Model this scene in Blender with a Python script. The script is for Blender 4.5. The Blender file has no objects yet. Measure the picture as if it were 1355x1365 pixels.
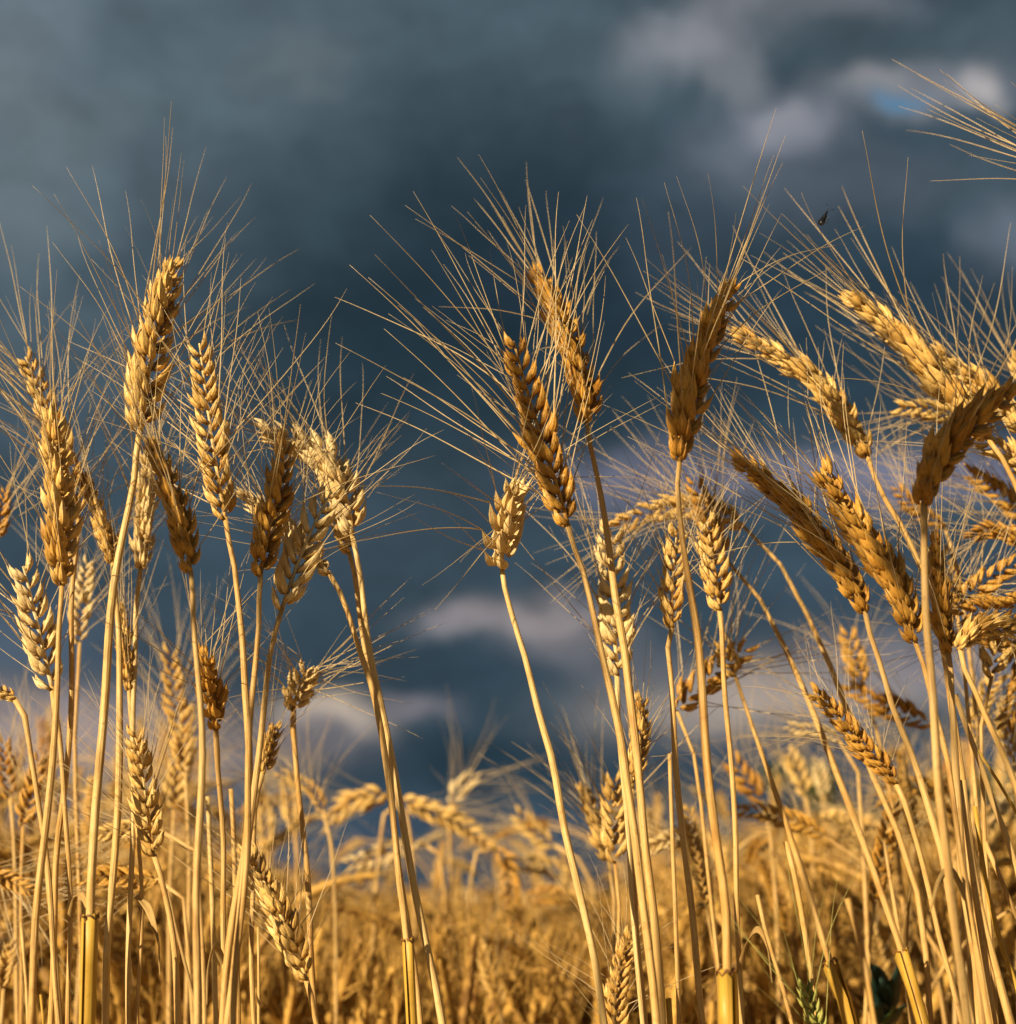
import bpy, math, random
import numpy as np
from mathutils import Vector, Matrix, Quaternion

scene = bpy.context.scene
COL = scene.collection
R = math.radians
rng = random.Random(7)

# ------------------------------------------------------------------ camera
PW, PH = 1355.0, 1365.0
F = 1861.0                       # focal length in photograph pixels
CAM = Vector((0.0, 0.0, 0.75))
HORIZON = 1215.0
PITCH = math.atan((HORIZON - PH / 2) / F)
cam_data = bpy.data.cameras.new('camera')
cam_data.sensor_fit = 'HORIZONTAL'
cam_data.sensor_width = 36.0
cam_data.lens = 36.0 * F / PW
cam_data.clip_start = 0.02
cam_data.clip_end = 3000.0
cam_data.dof.use_dof = True
cam_data.dof.focus_distance = 0.83
cam_data.dof.aperture_fstop = 5.6
cam_data.dof.aperture_blades = 7
cam = bpy.data.objects.new('camera', cam_data)
cam.location = CAM
cam.rotation_euler = (R(90) + PITCH, 0, 0)
COL.objects.link(cam)
scene.camera = cam


def ray(px, py):
    x = (px - PW / 2) / F
    u = (PH / 2 - py) / F
    return Vector((x, math.cos(PITCH) - u * math.sin(PITCH), math.sin(PITCH) + u * math.cos(PITCH)))


def at(px, py, D):
    """point seen at photo pixel (px, py) standing D metres ahead of the camera"""
    d = ray(px, py)
    return CAM + d * (D / d.y)


# ------------------------------------------------------------------ light
SUN_EL, SUN_AZ = R(21), R(42)         # behind the camera, to its left
SUN_DIR = Vector((-math.sin(SUN_AZ) * math.cos(SUN_EL), -math.cos(SUN_AZ) * math.cos(SUN_EL), math.sin(SUN_EL)))
sun_data = bpy.data.lights.new('sun', 'SUN')
sun_data.energy = 5.0
sun_data.angle = R(0.5)
sun_data.color = (1.0, 0.80, 0.52)
sun = bpy.data.objects.new('sun', sun_data)
sun.rotation_euler = (-SUN_DIR).to_track_quat('-Z', 'Y').to_euler()
sun.location = (-3, -4, 4)
COL.objects.link(sun)

scene.view_settings.view_transform = 'Standard'
scene.view_settings.look = 'None'
scene.view_settings.exposure = 0.62
scene.view_settings.gamma = 1.0
scene.view_settings.use_curve_mapping = False
scene.render.engine = 'CYCLES'
scene.cycles.use_denoising = True
scene.cycles.max_bounces = 6
scene.cycles.diffuse_bounces = 2
scene.cycles.transmission_bounces = 3
scene.cycles.transparent_max_bounces = 4
scene.cycles.sample_clamp_indirect = 4.0


def lin(r, g, b):
    def c(v):
        v /= 255.0
        return v / 12.92 if v <= 0.04045 else ((v + 0.055) / 1.055) ** 2.4
    return (c(r), c(g), c(b), 1.0)


# ------------------------------------------------------------------ sky: storm cloud ahead, clear sky behind
world = bpy.data.worlds.new('World')
scene.world = world
world.use_nodes = True
world.cycles.sampling_method = 'MANUAL'
world.cycles.sample_map_resolution = 512
nt = world.node_tree
nt.nodes.clear()
L = nt.links.new


def N(kind, **kw):
    n = nt.nodes.new(kind)
    for k, v in kw.items():
        setattr(n, k, v)
    return n


def mathn(op, a, b=None, c=None, clamp=False):
    n = N('ShaderNodeMath', operation=op)
    n.use_clamp = clamp
    for i, v in enumerate((a, b, c)):
        if v is None:
            continue
        if isinstance(v, (int, float)):
            n.inputs[i].default_value = v
        else:
            L(v, n.inputs[i])
    return n.outputs[0]


tc = N('ShaderNodeTexCoord')
sep = N('ShaderNodeSeparateXYZ')
L(tc.outputs['Generated'], sep.inputs[0])
az = mathn('ARCTAN2', sep.outputs[0], sep.outputs[1])
el = mathn('ARCSINE', sep.outputs[2])
comb = N('ShaderNodeCombineXYZ')
L(az, comb.inputs[0])
L(el, comb.inputs[1])


def noise(scale, detail, rough, vec=None, stretch=(1, 1, 1), loc=(0, 0, 0)):
    mp = N('ShaderNodeMapping')
    mp.inputs['Scale'].default_value = stretch
    mp.inputs['Location'].default_value = loc
    L(vec or comb.outputs[0], mp.inputs[0])
    n = N('ShaderNodeTexNoise')
    n.inputs['Scale'].default_value = scale
    n.inputs['Detail'].default_value = detail
    n.inputs['Roughness'].default_value = rough
    L(mp.outputs[0], n.inputs['Vector'])
    return n


def vmath(op, a, b):
    n = N('ShaderNodeVectorMath', operation=op)
    for i, v in enumerate((a, b)):
        if isinstance(v, tuple):
            n.inputs[i].default_value = v
        else:
            L(v, n.inputs[i])
    return n


# cloud edges are torn by warping the direction before the masses are laid out
w1 = noise(7.0, 5, 0.55)
w1c = vmath('SUBTRACT', w1.outputs['Color'], (0.5, 0.5, 0.5))
w1s = vmath('MULTIPLY', w1c.outputs[0], (0.075, 0.045, 0.0))
warped = vmath('ADD', comb.outputs[0], w1s.outputs[0])
w2 = noise(24.0, 4, 0.5)
w2c = vmath('SUBTRACT', w2.outputs['Color'], (0.5, 0.5, 0.5))
w2s = vmath('MULTIPLY', w2c.outputs[0], (0.05, 0.032, 0.0))
warped = vmath('ADD', warped.outputs[0], w2s.outputs[0])
WV = warped.outputs[0]


def dirc(px, py):
    d = ray(px, py).normalized()
    return math.atan2(d.x, d.y), math.asin(d.z)


# (x, y, half width, half height in photo pixels, tilt deg, sRGB, weight)
MASSES = [
    (120, 120, 460, 340, 0, (98, 114, 124), .85),
    (640, 130, 270, 220, 0, (80, 98, 108), .7),
    (570, 430, 370, 240, 0, (33, 51, 61), .95),
    (780, 350, 320, 140, 0, (33, 50, 62), .9),
    (1200, 440, 340, 120, 0, (38, 57, 70), .85),
    (500, 700, 320, 90, 0, (60, 77, 89), .65),
    (640, 900, 220, 46, 0, (48, 66, 79), .6),
    (640, 1010, 330, 44, 0, (34, 56, 69), .85),
    (640, 1120, 520, 50, 0, (62, 80, 97), .7),
    (1150, 770, 280, 60, 0, (58, 76, 91), .6),
    (1200, 1010, 260, 40, 0, (74, 86, 103), .6),
    (15, 60, 90, 120, 0, (106, 118, 127), .6),
    (10, 130, 50, 40, 0, (114, 126, 133), .5),
    (90, 185, 130, 40, -30, (104, 118, 125), .55),
    (10, 290, 90, 60, 0, (108, 122, 129), .6),
    (250, 90, 120, 80, 0, (76, 94, 103), .4),
    (390, 75, 80, 38, -8, (98, 110, 117), .65),
    (420, 118, 50, 14, -10, (102, 114, 121), .5),
    (230, 350, 240, 50, -15, (64, 82, 94), .5),
    (420, 330, 60, 60, 30, (60, 78, 88), .4),
    (840, 60, 150, 110, 0, (76, 92, 101), .5),
    (955, 25, 125, 42, -18, (142, 144, 152), .92),
    (985, 92, 44, 40, 10, (126, 130, 137), .7),
    (1090, 10, 120, 30, 0, (128, 132, 141), .7),
    (1130, 62, 150, 30, 22, (72, 89, 99), .85),
    (1290, 40, 120, 36, 5, (76, 92, 101), .8),
    (1060, 162, 78, 30, 10, (134, 137, 148), .85),
    (1042, 158, 40, 16, 0, (152, 153, 161), .6),
    (985, 205, 80, 40, 0, (112, 119, 131), .6),
    (1220, 108, 125, 28, 4, (130, 134, 143), .8),
    (1290, 112, 26, 22, 0, (172, 168, 168), .9),
    (1165, 100, 34, 16, 0, (152, 154, 159), .6),
    (1190, 126, 25, 9, 0, (84, 124, 155), .95),
    (1110, 240, 170, 46, 6, (96, 106, 118), .55),
    (1320, 250, 100, 50, 0, (66, 84, 95), .7),
    (1345, 310, 70, 50, 0, (108, 118, 131), .7),
    (910, 290, 110, 90, 0, (72, 88, 101), .5),
    (860, 640, 130, 44, 0, (114, 116, 135), .8),
    (1190, 632, 280, 38, 4, (116, 118, 137), .9),
    (610, 820, 62, 22, -6, (140, 136, 141), .95),
    (730, 826, 88, 28, 6, (152, 144, 145), .95),
    (770, 862, 90, 26, 0, (118, 118, 125), .7),
    (820, 890, 80, 30, 0, (104, 108, 117), .6),
    (440, 956, 62, 24, 4, (204, 186, 166), .98),
    (420, 985, 80, 30, 0, (120, 118, 127), .5),
    (548, 946, 44, 14, 0, (126, 122, 129), .8),
    (90, 985, 250, 58, 0, (160, 146, 144), .92),
    (30, 850, 150, 50, 0, (82, 96, 113), .6),
    (262, 952, 70, 34, 0, (78, 88, 102), .6),
    (1040, 928, 200, 44, -5, (180, 166, 155), .95),
    (1250, 880, 200, 50, 0, (122, 120, 129), .7),
    (90, 1110, 180, 46, 0, (104, 104, 119), .6),
]
base = N('ShaderNodeRGB')
base.outputs[0].default_value = lin(56, 74, 86)
colour = base.outputs[0]


def mixc(fac, a, b, mode='MIX'):
    n = N('ShaderNodeMix', data_type='RGBA', blend_type=mode)
    n.inputs[0].default_value = 1.0
    if isinstance(fac, (int, float)):
        n.inputs[0].default_value = fac
    else:
        L(fac, n.inputs[0])
    for sock, v in ((n.inputs[6], a), (n.inputs[7], b)):
        if isinstance(v, tuple):
            sock.default_value = v
        else:
            L(v, sock)
    return n.outputs[2]


for (x, y, sx, sy, rot, rgb, wt) in MASSES:
    a0, e0 = dirc(x, y)
    d = vmath('SUBTRACT', WV, (a0, e0, 0.0))
    src = d.outputs[0]
    if rot:
        vr = N('ShaderNodeVectorRotate', rotation_type='Z_AXIS')
        vr.inputs['Angle'].default_value = R(rot)
        L(src, vr.inputs['Vector'])
        src = vr.outputs[0]
    sc = vmath('MULTIPLY', src, (F / sx, F / sy, 0.0))
    dd = vmath('DOT_PRODUCT', sc.outputs[0], sc.outputs[0]).outputs['Value']
    g = mathn('POWER', 2.3, mathn('MULTIPLY', mathn('POWER', dd, 1.35), -1.0))
    g = mathn('MULTIPLY', g, wt)
    colour = mixc(g, colour, lin(*rgb))
# soft billows on top
bn = noise(6.0, 8, 0.6, WV, (1.0, 1.7, 1.0))
bn2 = noise(17.0, 6, 0.6, WV, (1.0, 1.6, 1.0), (3.1, 1.7, 0))
bv = mathn('MULTIPLY_ADD', bn.outputs['Fac'], 1.25, 0.1)
bv = mathn('ADD', bv, mathn('MULTIPLY', bn2.outputs['Fac'], 0.55))
bc = N('ShaderNodeCombineColor')
for i in range(3):
    L(bv, bc.inputs[i])
colour = mixc(1.0, colour, bc.outputs[0], 'MULTIPLY')
cloud_bg = N('ShaderNodeBackground')
L(colour, cloud_bg.inputs[0])
cloud_bg.inputs[1].default_value = 0.655
sky = N('ShaderNodeTexSky', sky_type='NISHITA')
sky.sun_disc = False
sky.sun_elevation = SUN_EL
sky.sun_rotation = math.atan2(SUN_DIR.x, SUN_DIR.y)
sky_bg = N('ShaderNodeBackground')
L(sky.outputs[0], sky_bg.inputs[0])
sky_bg.inputs[1].default_value = 0.05
cover = N('ShaderNodeMapRange', interpolation_type='SMOOTHSTEP')
L(mathn('ADD', mathn('ADD', sep.outputs[1], mathn('MULTIPLY', bn.outputs['Fac'], 0.3)), mathn('MULTIPLY', mathn('MAXIMUM', sep.outputs[2], 0.0), 2.0)), cover.inputs['Value'])
cover.inputs['From Min'].default_value = -0.75
cover.inputs['From Max'].default_value = -0.4
mixs = N('ShaderNodeMixShader')
L(cover.outputs[0], mixs.inputs[0])
L(sky_bg.outputs[0], mixs.inputs[1])
L(cloud_bg.outputs[0], mixs.inputs[2])
wo = N('ShaderNodeOutputWorld')
L(mixs.outputs[0], wo.inputs[0])


# ------------------------------------------------------------------ materials
def straw(name, base, pale, dark, stripes=60.0, rough=0.5, translucent=0.12, spots=0.35, bump=0.25, cells=260.0, tipcol=None, island=False):
    m = bpy.data.materials.new(name)
    m.use_nodes = True
    t = m.node_tree
    t.nodes.clear()
    lk = t.links.new

    def nn(k, **kw):
        n = t.nodes.new(k)
        for a, b in kw.items():
            setattr(n, a, b)
        return n
    out = nn('ShaderNodeOutputMaterial')
    uv = nn('ShaderNodeUVMap', uv_map='UVMap')
    sp = nn('ShaderNodeSeparateXYZ')
    lk(uv.outputs[0], sp.inputs[0])
    geo = nn('ShaderNodeNewGeometry')
    info = nn('ShaderNodeObjectInfo')
    big = nn('ShaderNodeTexNoise')
    big.inputs['Scale'].default_value = 45.0
    big.inputs['Detail'].default_value = 3
    lk(geo.outputs['Position'], big.inputs['Vector'])
    # fine fibres run along the straw: noise squeezed across the UV's u
    mp = nn('ShaderNodeMapping')
    mp.inputs['Scale'].default_value = (stripes, 2.0, 1.0)
    lk(uv.outputs[0], mp.inputs[0])
    fib = nn('ShaderNodeTexNoise')
    fib.inputs['Scale'].default_value = 1.0
    fib.inputs['Detail'].default_value = 3
    lk(mp.outputs[0], fib.inputs['Vector'])
    fine = nn('ShaderNodeTexNoise')
    fine.inputs['Scale'].default_value = cells
    fine.inputs['Detail'].default_value = 4
    lk(geo.outputs['Position'], fine.inputs['Vector'])

    def mix(fac, a, b, mode='MIX'):
        n = nn('ShaderNodeMix', data_type='RGBA', blend_type=mode)
        if isinstance(fac, float):
            n.inputs[0].default_value = fac
        else:
            lk(fac, n.inputs[0])
        for s, v in ((n.inputs[6], a), (n.inputs[7], b)):
            if isinstance(v, tuple):
                s.default_value = v
            else:
                lk(v, s)
        return n.outputs[2]

    def rng_(v, a, b, c=0.0, d=1.0):
        n = nn('ShaderNodeMapRange')
        lk(v, n.inputs[0])
        for i, q in enumerate((a, b, c, d)):
            n.inputs[i + 1].default_value = q
        return n.outputs[0]
    c = mix(rng_(geo.outputs['Random Per Island'] if island else info.outputs['Random'], 0, 1, 0.0, 1.0 if island else 0.75), base, pale)
    c = mix(rng_(big.outputs['Fac'], .46, .62, 0, .6), c, pale)
    c = mix(rng_(big.outputs['Fac'], .42, .28, 0, .5), c, dark)
    c = mix(rng_(fib.outputs['Fac'], .47, .30, 0, .6), c, pale)
    c = mix(rng_(fib.outputs['Fac'], .52, .72, 0, .7), c, dark)
    c = mix(rng_(fine.outputs['Fac'], .60, .74, 0, spots), c, dark)
    if tipcol:
        # husks: greener-brown root of the husk, dry pale tip
        c = mix(rng_(sp.outputs[1], .30, .0, 0, .55), c, dark)
        c = mix(rng_(sp.outputs[1], .72, 1., 0, .5), c, tipcol)
    b1 = nn('ShaderNodeBump')
    b1.inputs['Strength'].default_value = bump
    b1.inputs['Distance'].default_value = 0.0009
    lk(fib.outputs['Fac'], b1.inputs['Height'])
    b2 = nn('ShaderNodeBump')
    b2.inputs['Strength'].default_value = bump * .6
    b2.inputs['Distance'].default_value = 0.0004
    lk(fine.outputs['Fac'], b2.inputs['Height'])
    lk(b1.outputs[0], b2.inputs['Normal'])
    p = nn('ShaderNodeBsdfPrincipled')
    lk(c, p.inputs['Base Color'])
    p.inputs['Roughness'].default_value = rough
    p.inputs['Specular IOR Level'].default_value = 0.35
    lk(b2.outputs[0], p.inputs['Normal'])
    tr = nn('ShaderNodeBsdfTranslucent')
    lk(c, tr.inputs[0])
    ms = nn('ShaderNodeMixShader')
    ms.inputs[0].default_value = translucent
    lk(p.outputs[0], ms.inputs[1])
    lk(tr.outputs[0], ms.inputs[2])
    lk(ms.outputs[0], out.inputs[0])
    return m


def C(r, g, b):
    return (r, g, b, 1.0)


M = {}
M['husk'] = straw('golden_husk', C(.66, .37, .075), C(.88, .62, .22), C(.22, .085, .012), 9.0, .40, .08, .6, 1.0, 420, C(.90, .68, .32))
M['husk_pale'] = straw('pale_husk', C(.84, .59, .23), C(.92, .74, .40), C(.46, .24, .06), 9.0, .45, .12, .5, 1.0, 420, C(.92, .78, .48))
M['husk_amber_shade'] = straw('amber_shade_husk', C(.46, .21, .026), C(.74, .42, .08), C(.11, .04, .006), 9.0, .38, .05, .65, 1.0, 420, C(.82, .54, .18))  # brownish amber of its own, darkened further as shade on the dark ears
M['stem'] = straw('golden_straw', C(.60, .35, .095), C(.70, .48, .19), C(.30, .13, .028), 16.0, .42, .03, .55, .7, 210)
M['stem_pale'] = straw('pale_straw', C(.68, .45, .15), C(.76, .57, .26), C(.38, .19, .045), 16.0, .44, .03, .55, .7, 210)
M['awn'] = straw('awn_bristle', C(.52, .37, .17), C(.68, .54, .31), C(.36, .21, .07), 3.0, .36, .10, .1, .05, 90)
M['sheath'] = straw('dry_leaf_sheath', C(.60, .36, .05), C(.66, .42, .07), C(.34, .17, .02), 22.0, .42, .15, .45, .35, 260)
M['blade'] = straw('dry_leaf', C(.52, .33, .11), C(.60, .42, .17), C(.30, .16, .04), 22.0, .5, .25, .45, .35, 260)
M['rim'] = straw('brown_sheath_rim', C(.16, .07, .02), C(.22, .10, .03), C(.08, .03, .01), 9.0, .6, .05, .5, .3, 260)
M['green_husk'] = straw('green_husk', C(.26, .30, .05), C(.50, .48, .12), C(.08, .12, .02), 9.0, .45, .15, .4, .4, 320, C(.5, .45, .16))
M['green'] = straw('green_leaf', C(.045, .085, .018), C(.09, .15, .03), C(.02, .045, .012), 12.0, .45, .2, .4, .3, 160)
M['weed'] = straw('dark_weed_leaf', C(.014, .038, .026), C(.028, .06, .035), C(.008, .02, .014), 6.0, .5, .15, .3, .3, 90)
M['crown'] = straw('tree_foliage', C(.035, .06, .016), C(.06, .085, .022), C(.015, .03, .01), 6.0, .6, .15, .3, .2, 3)
M['bark'] = straw('tree_bark', C(.10, .075, .05), C(.13, .10, .07), C(.05, .035, .025), 12.0, .8, 0.0, .5, .4, 6)
M['bug'] = straw('insect_shell', C(.008, .008, .01), C(.012, .011, .012), C(.004, .004, .004), 3.0, .3, 0.0, .2, .1, 900)
M['wing'] = straw('insect_wing', C(.02, .02, .022), C(.03, .03, .03), C(.01, .01, .01), 3.0, .2, .4, .2, .1, 900)
M['field'] = straw('field_straw', C(.15, .065, .012), C(.72, .43, .10), C(.08, .032, .007), 5.0, .55, .06, .4, .1, 30, None, True)  # dark straws mixed in at random, their colour standing for shade between stalks
M['soil'] = None


def soil_material():
    m = bpy.data.materials.new('dry_soil')
    m.use_nodes = True
    t = m.node_tree
    p = t.nodes['Principled BSDF']
    n1 = t.nodes.new('ShaderNodeTexNoise')
    n1.inputs['Scale'].default_value = 9
    n1.inputs['Detail'].default_value = 8
    g = t.nodes.new('ShaderNodeNewGeometry')
    t.links.new(g.outputs['Position'], n1.inputs['Vector'])
    cr = t.nodes.new('ShaderNodeValToRGB')
    cr.color_ramp.elements[0].position = .35
    cr.color_ramp.elements[0].color = (.10, .062, .03, 1)
    cr.color_ramp.elements[1].position = .68
    cr.color_ramp.elements[1].color = (.34, .22, .085, 1)
    t.links.new(n1.outputs['Fac'], cr.inputs[0])
    t.links.new(cr.outputs[0], p.inputs['Base Color'])
    b = t.nodes.new('ShaderNodeBump')
    b.inputs['Distance'].default_value = .03
    t.links.new(n1.outputs['Fac'], b.inputs['Height'])
    t.links.new(b.outputs[0], p.inputs['Normal'])
    p.inputs['Roughness'].default_value = .9
    return m


M['soil'] = soil_material()


# ------------------------------------------------------------------ mesh helpers
class MB:
    """collects vertices, quads and per-vertex UVs, then links them as one mesh object"""

    def __init__(self):
        self.v, self.f, self.uv = [], [], []

    def add(self, v, f, uv):
        o = len(self.v)
        self.v.extend(v)
        self.uv.extend(uv)
        self.f.extend([tuple(i + o for i in q) for q in f])

    def mesh(self, name, mat, smooth=True):
        me = bpy.data.meshes.new(name)
        me.from_pydata([tuple(p) for p in self.v], [], self.f)
        lay = me.uv_layers.new(name='UVMap')
        idx = np.empty(len(me.loops), dtype=np.int32)
        me.loops.foreach_get('vertex_index', idx)
        uva = np.array(self.uv, dtype=np.float32)[idx]
        lay.data.foreach_set('uv', uva.ravel())
        if smooth:
            me.polygons.foreach_set('use_smooth', [True] * len(me.polygons))
        me.materials.append(mat)
        me.update()
        return me


def link(name, data, parent=None, loc=None, mtx=None):
    o = bpy.data.objects.new(name, data)
    COL.objects.link(o)
    if parent is not None:
        o.parent = parent
    if mtx is not None:
        o.matrix_local = mtx
    elif loc is not None:
        o.location = loc
    return o


def tag(o, label=None, cat=None, group=None, kind=None):
    if label:
        o['label'] = label
    if cat:
        o['category'] = cat
    if group:
        o['group'] = group
    if kind:
        o['kind'] = kind
    return o


def resample(pts, n):
    """Catmull-Rom through pts, n+1 samples evenly spaced along it"""
    P = [Vector(p) for p in pts]
    if len(P) == 2:
        return [P[0].lerp(P[1], i / n) for i in range(n + 1)]
    Q = [P[0] * 2 - P[1]] + P + [P[-1] * 2 - P[-2]]
    dense = []
    for i in range(1, len(Q) - 2):
        a, b, c, d = Q[i - 1], Q[i], Q[i + 1], Q[i + 2]
        for k in range(12):
            t = k / 12
            dense.append(0.5 * ((2 * b) + (c - a) * t + (2 * a - 5 * b + 4 * c - d) * t * t + (3 * b - a - 3 * c + d) * t ** 3))
    dense.append(P[-1])
    acc = [0.0]
    for i in range(1, len(dense)):
        acc.append(acc[-1] + (dense[i] - dense[i - 1]).length)
    out, j = [], 0
    for k in range(n + 1):
        s = acc[-1] * k / n
        while j < len(acc) - 2 and acc[j + 1] < s:
            j += 1
        seg = max(acc[j + 1] - acc[j], 1e-9)
        out.append(dense[j].lerp(dense[j + 1], min(1, max(0, (s - acc[j]) / seg))))
    return out


def frames(path, ref):
    T = []
    for i in range(len(path)):
        a = path[max(0, i - 1)]
        b = path[min(len(path) - 1, i + 1)]
        T.append((b - a).normalized())
    S = ref - T[0] * ref.dot(T[0])
    if S.length < 1e-5:
        S = T[0].orthogonal()
    S.normalize()
    out = []
    for t in T:
        S = (S - t * S.dot(t)).normalized()
        out.append((t, S.copy(), t.cross(S)))
    return out


def tube(mb, path, rad, sides=8, ref=Vector((1, 0, 0)), vscale=30.0, flat=1.0, cap=True):
    fr = frames(path, ref)
    vs, uv, fs = [], [], []
    s = 0.0
    for i, p in enumerate(path):
        if i:
            s += (path[i] - path[i - 1]).length
        t, a, b = fr[i]
        r = rad(i / (len(path) - 1)) if callable(rad) else rad[i]
        for k in range(sides + 1):
            th = 2 * math.pi * k / sides
            vs.append(p + a * (r * math.cos(th)) + b * (r * flat * math.sin(th)))
            uv.append((k / sides, s * vscale))
    m = sides + 1
    for i in range(len(path) - 1):
        for k in range(sides):
            fs.append((i * m + k, i * m + k + 1, (i + 1) * m + k + 1, (i + 1) * m + k))
    if cap:
        fs.append(tuple(range(sides - 1, -1, -1)))
        fs.append(tuple((len(path) - 1) * m + k for k in range(sides)))
    mb.add(vs, fs, uv)


HV = [0, .06, .16, .30, .45, .60, .75, .87, .95, 1.0]
HR = [.34, .68, .93, 1.0, .90, .70, .43, .22, .10, .03]


def husk(mb, mtx, length, width, thick, curve=.10, hook=.06, sides=10, jitter=0.0, r=rng, rings=None):
    """one pointed, keeled husk; z runs to its tip, +x is its outer back"""
    HVv, HRv = (HV, HR) if rings is None else (HV[::2] + [1.0], HR[::2] + [.04])
    vs, uv, fs = [], [], []
    j1, j2 = r.uniform(-jitter, jitter) * 1.6, r.uniform(-jitter, jitter) * 1.6
    for v, rr in zip(HVv, HRv):
        cx = length * (curve * math.sin(math.pi * v) + hook * v ** 5 + j1 * v * v)
        cy = length * (j2 * v * v)
        for k in range(sides + 1):
            th = 2 * math.pi * k / sides
            c, s = math.cos(th), math.sin(th)
            keel = 1 + .22 * max(0, c) ** 7
            back = 1 if c > 0 else .55
            vein = 1 + .06 * math.cos(th * 6)
            vs.append(mtx @ Vector((cx + thick * .5 * rr * c * keel * back * vein, cy + width * .5 * rr * s * vein, v * length)))
            uv.append((k / sides, v))
    m = sides + 1
    for i in range(len(HVv) - 1):
        for k in range(sides):
            fs.append((i * m + k, i * m + k + 1, (i + 1) * m + k + 1, (i + 1) * m + k))
    mb.add(vs, fs, uv)
    return mtx @ Vector((length * (hook + j1), length * j2, length))


def rotm(ax, deg):
    return Matrix.Rotation(R(deg), 4, ax)


MM = 0.001


def make_spikelet(mb, mtx, r, lowres=False):
    """glumes, two or three bearded florets; returns tip points and directions for the awns"""
    sides = 10 if not lowres else 6
    rg = None if not lowres else 1
    tips = []
    for sgn in (-1, 1):
        m = mtx @ Matrix.Translation((.9 * MM, sgn * 1.9 * MM, 0)) @ rotm('Y', 13 + r.uniform(-4, 4)) @ rotm('X', -sgn * (12 + r.uniform(-4, 5))) @ rotm('Z', sgn * 32)
        husk(mb, m, (10.4 + r.uniform(-1.2, 1.2)) * MM, 4.1 * MM, 2.7 * MM, .10, .17, sides, .03, r, rg)
    for sgn in (-1, 1):
        m = mtx @ Matrix.Translation((1.6 * MM, sgn * 1.25 * MM, 2.0 * MM)) @ rotm('Y', 17 + r.uniform(-5, 5)) @ rotm('X', -sgn * (9 + r.uniform(-4, 6))) @ rotm('Z', sgn * 20)
        tip = husk(mb, m, (13.4 + r.uniform(-1.6, 1.4)) * MM, 4.7 * MM, 4.3 * MM, .09, .05, sides, .03, r, rg)
        tips.append((tip, (m.to_3x3() @ Vector((.18, 0, 1))).normalized()))
    m = mtx @ Matrix.Translation((2.2 * MM, 0, 4.6 * MM)) @ rotm('Y', 12 + r.uniform(-5, 5)) @ rotm('X', r.uniform(-8, 8))
    tip = husk(mb, m, 10.5 * MM, 4.4 * MM, 4.4 * MM, .08, .02, sides, .03, r, rg)
    tips.append((tip, (m.to_3x3() @ Vector((.12, 0, 1))).normalized()))
    return tips


# spikelets and awns come in a few shapes that the sharp ears share
SPIK = {}
for key in ('husk', 'husk_pale', 'husk_amber_shade', 'green_husk'):
    lst = []
    for k in range(6):
        mb = MB()
        tips = make_spikelet(mb, Matrix.Identity(4), random.Random(100 + k))
        lst.append((mb.mesh('spikelet', M[key]), tips))
    SPIK[key] = lst

AWNS = []
for k in range(10):
    r = random.Random(300 + k)
    bend = [.02, .05, .08, .13, .20, .03, -.06, .06, .10, -.12][k]
    wob = r.uniform(-.07, .07)
    pts = [Vector((bend * t * t + .012 * math.sin(6 * t + k) * t, wob * t * t + .010 * math.sin(5 * t + 2 * k) * t, t)) for t in [i / 12 for i in range(13)]]
    mb = MB()
    tube(mb, pts, lambda t: .0030 * (1 - t) ** .7 + .0006, 5, cap=True)
    AWNS.append(mb)
AWN_MESH = [mb.mesh('awn', M['awn']) for mb in AWNS]
AWN_GREEN = [mb.mesh('green_awn', M['green_husk']) for mb in AWNS[:4]]


def axes(z, x):
    z = z.normalized()
    x = (x - z * x.dot(z)).normalized()
    y = z.cross(x)
    return Matrix(((x.x, y.x, z.x, 0), (x.y, y.y, z.y, 0), (x.z, y.z, z.z, 0), (0, 0, 0, 1)))


def ear_layout(path, W, roll, r, view):
    """places of the spikelets along an ear path (base to tip)"""
    s = W / .0168
    length = sum((path[i + 1] - path[i]).length for i in range(len(path) - 1))
    n = max(6, int(round(length / (.0039 * s))))
    pts = resample(path, n)
    T0 = (pts[1] - pts[0]).normalized()
    S0 = T0.cross(view).normalized()
    S0 = Quaternion(T0, R(roll)) @ S0
    fr = frames(pts, S0)
    out = []
    for i in range(n):
        t = i / (n - 1)
        T, S, B = fr[i]
        sd = 1 if i % 2 == 0 else -1
        grow = (.72 + .5 * min(1, t * 4)) if t < .2 else 1.0
        k = s * min(1, grow) * (1 - .34 * max(0, t - .45) / .55) * r.uniform(.86, 1.12)
        tw = Quaternion(T, R(r.gauss(0, 13)))
        Sd = tw @ (S * sd)
        z = (T + Sd * (.17 + r.uniform(-.08, .12))).normalized()
        if i == n - 1:
            z = T
        p = pts[i].lerp(pts[i + 1], .15) + Sd * (.15 * MM * s)
        m = Matrix.Translation(p) @ axes(z, Sd) @ Matrix.Scale(k, 4)
        out.append((m, t, T, Sd))
    return out, pts, s


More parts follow.
